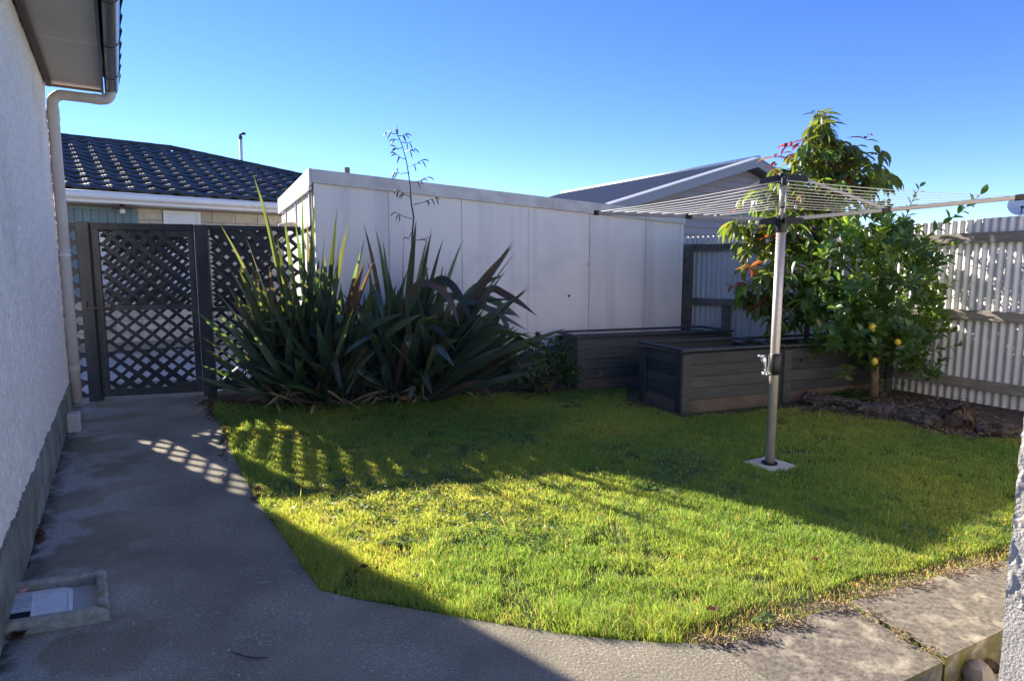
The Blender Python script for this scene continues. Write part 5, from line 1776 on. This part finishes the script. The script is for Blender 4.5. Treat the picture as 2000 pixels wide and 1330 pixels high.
def vnoise(x, y, s, seed):
    r_ = np.random.default_rng(seed)
    G_ = r_.random((64, 64))
    u, v = x * s, y * s
    i, j = np.floor(u).astype(int), np.floor(v).astype(int)
    fu, fv = u - i, v - j
    fu, fv = fu * fu * (3 - 2 * fu), fv * fv * (3 - 2 * fv)
    g_ = lambda a, b_: G_[a % 64, b_ % 64]
    return (g_(i, j) * (1 - fu) + g_(i + 1, j) * fu) * (1 - fv) + (g_(i, j + 1) * (1 - fu) + g_(i + 1, j + 1) * fu) * fv


def edge_dist(x, y, pts):
    d = np.full(len(x), 9.0)
    for a, b_ in zip(pts[:-1], pts[1:]):
        ax_, ay_, bx_, by_ = a.x, a.y, b_.x, b_.y
        L2 = (bx_ - ax_) ** 2 + (by_ - ay_) ** 2 + 1e-9
        t = np.clip(((x - ax_) * (bx_ - ax_) + (y - ay_) * (by_ - ay_)) / L2, 0, 1)
        d = np.minimum(d, np.hypot(x - ax_ - t * (bx_ - ax_), y - ay_ - t * (by_ - ay_)))
    return d


def mesh_from(name, verts, faces_n, faces, cols, m, kind='stuff'):
    me = bpy.data.meshes.new(name)
    me.vertices.add(len(verts)); me.vertices.foreach_set('co', verts.astype(np.float32).ravel())
    nf = len(faces)
    me.loops.add(faces.size); me.loops.foreach_set('vertex_index', faces.astype(np.int32).ravel())
    me.polygons.add(nf)
    me.polygons.foreach_set('loop_start', np.arange(0, nf * faces_n, faces_n, dtype=np.int32))
    me.polygons.foreach_set('loop_total', np.full(nf, faces_n, dtype=np.int32))
    me.update()
    me.validate()
    at_ = me.attributes.new('tint', 'FLOAT_COLOR', 'POINT')
    at_.data.foreach_set('color', cols.astype(np.float32).ravel())
    me.materials.append(m)
    o = bpy.data.objects.new(name, me)
    link(o); o['kind'] = kind
    return o


NTRY = 1900000
xs = rng.uniform(-3.6, 5.6, NTRY); ys = rng.uniform(1.9, 7.9, NTRY)
dist = np.hypot(xs, ys)
keep = rng.random(NTRY) < np.clip(3.1 / dist, 0.25, 1.0) ** 1.25
xs, ys, dist = xs[keep], ys[keep], dist[keep]
ins = inpoly(xs, ys, lawn_poly) & (np.maximum(np.abs((xs - CP.x) * math.sin(R(62)) + (ys - CP.y) * math.cos(R(62))), np.abs((xs - CP.x) * math.sin(R(-28)) + (ys - CP.y) * math.cos(R(-28)))) > 0.135)
xs, ys, dist = xs[ins], ys[ins], dist[ins]
ang_x = xs / ys
ins = (ang_x < 0.90) & (ang_x > -0.72)
xs, ys, dist = xs[ins], ys[ins], dist[ins]
big = vnoise(xs, ys, 1.1, 1); med = vnoise(xs, ys, 3.2, 2); fin = vnoise(xs, ys, 13, 3)
mound = vnoise(xs, ys, 6.0, 9)
bare = (vnoise(xs, ys, 5.5, 5) > 0.80) & (fin > 0.35)
for (px, py, rx, ry) in ((1240, 1122, .13, .06), (1180, 1112, .07, .04), (1205, 1078, .07, .05), (1330, 1165, .10, .05), (1160, 1060, .06, .04), (905, 1062, .08, .06), (1480, 1130, .10, .05), (700, 1050, .07, .05), (1540, 880, .25, .12), (1580, 1180, .12, .05)):
    c_ = at(px, py)
    bare |= (((xs - c_.x) / rx) ** 2 + ((ys - c_.y) / ry) ** 2 < 0.4 + 0.9 * fin)
rdd = edge_dist(xs, ys, [j1a] + right_edge)
fdd = edge_dist(xs, ys, left_edge + front_edge)
worn = rdd < 0.07 + 0.10 * med
sel = ~((bare & (rng.random(len(xs)) < 0.75)) | (worn & (rng.random(len(xs)) < 0.72)))
xs, ys, dist, big, med, fin, rdd, fdd, mound = [a[sel] for a in (xs, ys, dist, big, med, fin, rdd, fdd, mound)]
worn = rdd < 0.07 + 0.10 * med
nB = len(xs)
print('blades', nB)
hgt = (0.012 + 0.020 * fin ** 1.3 + 0.014 * med) * rng.uniform(0.6, 1.4, nB)
hgt *= np.where(fdd < 0.22, 1.35, 1.0)
hgt *= np.where(worn, 0.6, 1.0)
hgt = np.where(rng.random(nB) < 0.025, hgt * 1.8, hgt)
wid = np.clip(0.0011 * dist, 0.0026, 0.0070) * rng.uniform(0.7, 1.3, nB) * 0.8
az = rng.uniform(0, 2 * np.pi, nB)
le = rng.uniform(0.1, 1.05, nB) * hgt
la = rng.uniform(0, 2 * np.pi, nB)
zb = -0.016 + 0.010 * mound
bx, by = np.cos(az) * wid / 2, np.sin(az) * wid / 2
lx, ly = np.cos(la) * le, np.sin(la) * le
Vt = np.empty((nB, 5, 3))
Vt[:, 0] = np.stack([xs - bx, ys - by, zb], 1)
Vt[:, 1] = np.stack([xs + bx, ys + by, zb], 1)
Vt[:, 2] = np.stack([xs + bx * .8 + lx * .35, ys + by * .8 + ly * .35, zb + hgt * .6], 1)
Vt[:, 3] = np.stack([xs - bx * .8 + lx * .35, ys - by * .8 + ly * .35, zb + hgt * .6], 1)
Vt[:, 4] = np.stack([xs + lx, ys + ly, zb + hgt], 1)
base_i = (np.arange(nB) * 5)[:, None]
F3 = np.concatenate([base_i + np.array([[0, 1, 2]]), base_i + np.array([[0, 2, 3]]), base_i + np.array([[3, 2, 4]])], 0)
lush = np.clip(0.5 + 1.6 * (big - 0.5) + 0.7 * (med - .5), 0, 1)
c_a = np.array([0.255, 0.34, 0.055]); c_b = np.array([0.15, 0.26, 0.05]); c_dry = np.array([0.42, 0.33, 0.14])
colr = c_a[None] * (1 - lush[:, None]) + c_b[None] * lush[:, None]
dry = (rng.random(nB) < (0.07 + 0.13 * (1 - lush) + 0.5 * worn))
colr = np.where(dry[:, None], c_dry[None] * rng.uniform(.5, 1.1, (nB, 1)), colr)
colr = colr * rng.uniform(0.65, 1.3, (nB, 1))
C4 = np.ones((nB, 5, 4)); C4[:, :, :3] = colr[:, None, :]
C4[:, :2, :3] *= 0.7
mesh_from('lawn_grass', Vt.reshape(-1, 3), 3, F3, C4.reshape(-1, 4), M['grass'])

# broad-leaved ground cover in patches
NC = 260000
xs = rng.uniform(-3.2, 4.6, NC); ys = rng.uniform(2.2, 7.6, NC)
pn_ = vnoise(xs, ys, 1.6, 21) + 0.5 * vnoise(xs, ys, 6.0, 22) + 0.55 * np.exp(-((xs + 0.1) ** 2 / 1.6 + (ys - 3.9) ** 2 / 0.5)) - 0.25 * (ys < 3.0)
ok = inpoly(xs, ys, lawn_poly) & (pn_ > 1.02) & (np.hypot(xs - CP.x, ys - CP.y) > 0.2)
xs, ys = xs[ok], ys[ok]
nC = len(xs); print('clover', nC)
r_ = rng.uniform(0.006, 0.013, nC); zc = -0.018 + rng.uniform(0.012, 0.032, nC)
a0 = rng.uniform(0, 6.28, nC); tx = rng.uniform(-.45, .45, nC); ty = rng.uniform(-.45, .45, nC)
Vt = np.empty((nC, 6, 3))
for k in range(6):
    a = a0 + k * np.pi / 3
    rr_ = r_ * (1.0 if k % 2 == 0 else 0.72)
    dx_, dy_ = np.cos(a) * rr_, np.sin(a) * rr_
    Vt[:, k] = np.stack([xs + dx_, ys + dy_, zc + dx_ * tx + dy_ * ty], 1)
F6 = (np.arange(nC) * 6)[:, None] + np.arange(6)[None]
cc = np.array([0.10, 0.18, 0.05])[None] * rng.uniform(0.6, 1.5, (nC, 1))
C4 = np.ones((nC, 6, 4)); C4[:, :, :3] = cc[:, None, :]
mesh_from('lawn_clover', Vt.reshape(-1, 3), 6, F6, C4.reshape(-1, 4), M['clover'])

# daisies
vs, fs = [], []
for k in range(26):
    px, py = random.choice(((920, 990), (1050, 960), (1350, 905), (1180, 900), (1500, 1000), (820, 950)))
    p = at(px + random.gauss(0, 90), py + random.gauss(0, 30), 0.03)
    if not inpoly(np.array([p.x]), np.array([p.y]), lawn_poly)[0]: continue
    n0_ = len(vs)
    vs += [p + V3(0.006 * math.cos(i * math.pi / 4), 0.006 * math.sin(i * math.pi / 4), 0) for i in range(8)]
    fs.append(tuple(range(n0_, n0_ + 8)))
mb = MB(); mb.v = vs; mb.f = fs; mb.build('lawn_daisies', M['white_paint'], kind='stuff')

# fallen leaves: loose litter along the edges
def litter(name, pts_spread, m, size=(0.012, 0.03)):
    vs, fs = [], []
    for (cx, cy, sx, sy, n_, z_) in pts_spread:
        for k in range(n_):
            p = at(cx + random.gauss(0, sx), cy + random.gauss(0, sy), z_ + random.uniform(0.004, 0.018))
            s_ = random.uniform(*size); a = random.uniform(0, 6.28)
            u_ = V3(math.cos(a), math.sin(a), random.uniform(-.5, .5)) * s_; v_ = V3(-math.sin(a), math.cos(a), random.uniform(-.5, .5)) * s_ * random.uniform(.3, .7)
            n0_ = len(vs)
            vs += [p - u_, p - v_ + UP * .004, p + u_, p + v_ + UP * .006]
            fs.append((n0_, n0_ + 1, n0_ + 2, n0_ + 3))
    mb = MB(); mb.v = vs; mb.f = fs
    return mb.build(name, m, kind='stuff')
litter('leaf_litter', [(432, 788, 26, 5, 260, 0.0), (415, 800, 8, 12, 120, 0.0), (500, 790, 40, 5, 120, 0.0), (640, 782, 80, 6, 160, 0.0), (900, 758, 50, 8, 200, 0.02), (1000, 762, 60, 4, 150, 0.01), (1240, 790, 20, 5, 60, 0), (74, 1042, 4, 10, 26, 0.0), (30, 1237, 12, 3, 26, 0.0), (440, 850, 4, 30, 60, 0.0), (500, 960, 8, 10, 30, 0)], M['dead_leaf'])
litter('soil_debris', [(1700, 790, 90, 14, 420, 0.06), (1880, 835, 60, 12, 360, 0.02), (1780, 795, 60, 8, 200, 0.08), (950, 745, 40, 10, 120, 0.03)], M['straw'], (0.008, 0.022))
# dry clippings along the worn edge
litter('grass_clippings', [(x, y, 24, 5, 170, 0.0) for x, y in ((1400, 1248), (1470, 1235), (1540, 1213), (1620, 1182), (1700, 1158), (1780, 1138), (1860, 1115), (1930, 1102))] + [(1700, 1200, 12, 6, 60, 0.002), (1760, 1238, 10, 6, 60, 0.002), (1815, 1270, 8, 5, 40, 0.002)], M['straw'], (0.003, 0.011))
# pale crumbs on the path
litter('path_crumbs', [(300, 1245, 90, 40, 26, -0.004), (420, 1000, 90, 90, 14, -0.004), (600, 1250, 160, 40, 24, -0.004)], M['pale_concrete'], (0.003, 0.007))
def one_leaf(px, py, s_, label, m=None):
    p = at(px, py, 0.035)
    mb = MB(); K = 7
    mb.v = [p + V3(-s_, 0, 0.0), p + V3(-s_ * .4, s_ * .5, .012), p + V3(s_ * .3, s_ * .45, .004), p + V3(s_, 0.1 * s_, .014), p + V3(s_ * .25, -s_ * .5, .002), p + V3(-s_ * .5, -s_ * .45, .01), p + V3(0, 0, -0.004)]
    mb.f = [(i, (i + 1) % 6, 6) for i in range(6)]
    o = mb.build('fallen_leaf', m or M['dead_leaf'], origin=p); tag(o, label, 'leaf'); return o
one_leaf(1393, 1190, 0.03, 'reddish brown fallen leaf in the sunlit grass near the paving')
one_leaf(815, 1125, 0.028, 'tan curled fallen leaf in the sunlit grass left of the worn patch', M['straw'])
one_leaf(712, 1107, 0.026, 'dark brown fallen leaf in the grass by the house shadow')
one_leaf(1594, 1092, 0.02, 'small brown fallen leaf in the middle of the sunlit lawn')
# twig on the path
b = MB(); b.tube([at(452, 1272, .006), at(475, 1280, .008), at(500, 1284, .006), at(525, 1283, .006)], [0.002, 0.003, 0.003, 0.0015], 5)
tag(b.build('twig', M['dark_bark'], origin=at(452, 1272)), 'thin dark twig lying on the shaded path', 'twig')
for o in bpy.data.objects:
    if o.name.startswith('weeds'): o['kind'] = 'stuff'
print('tiles', count, 'objects', len(bpy.data.objects))
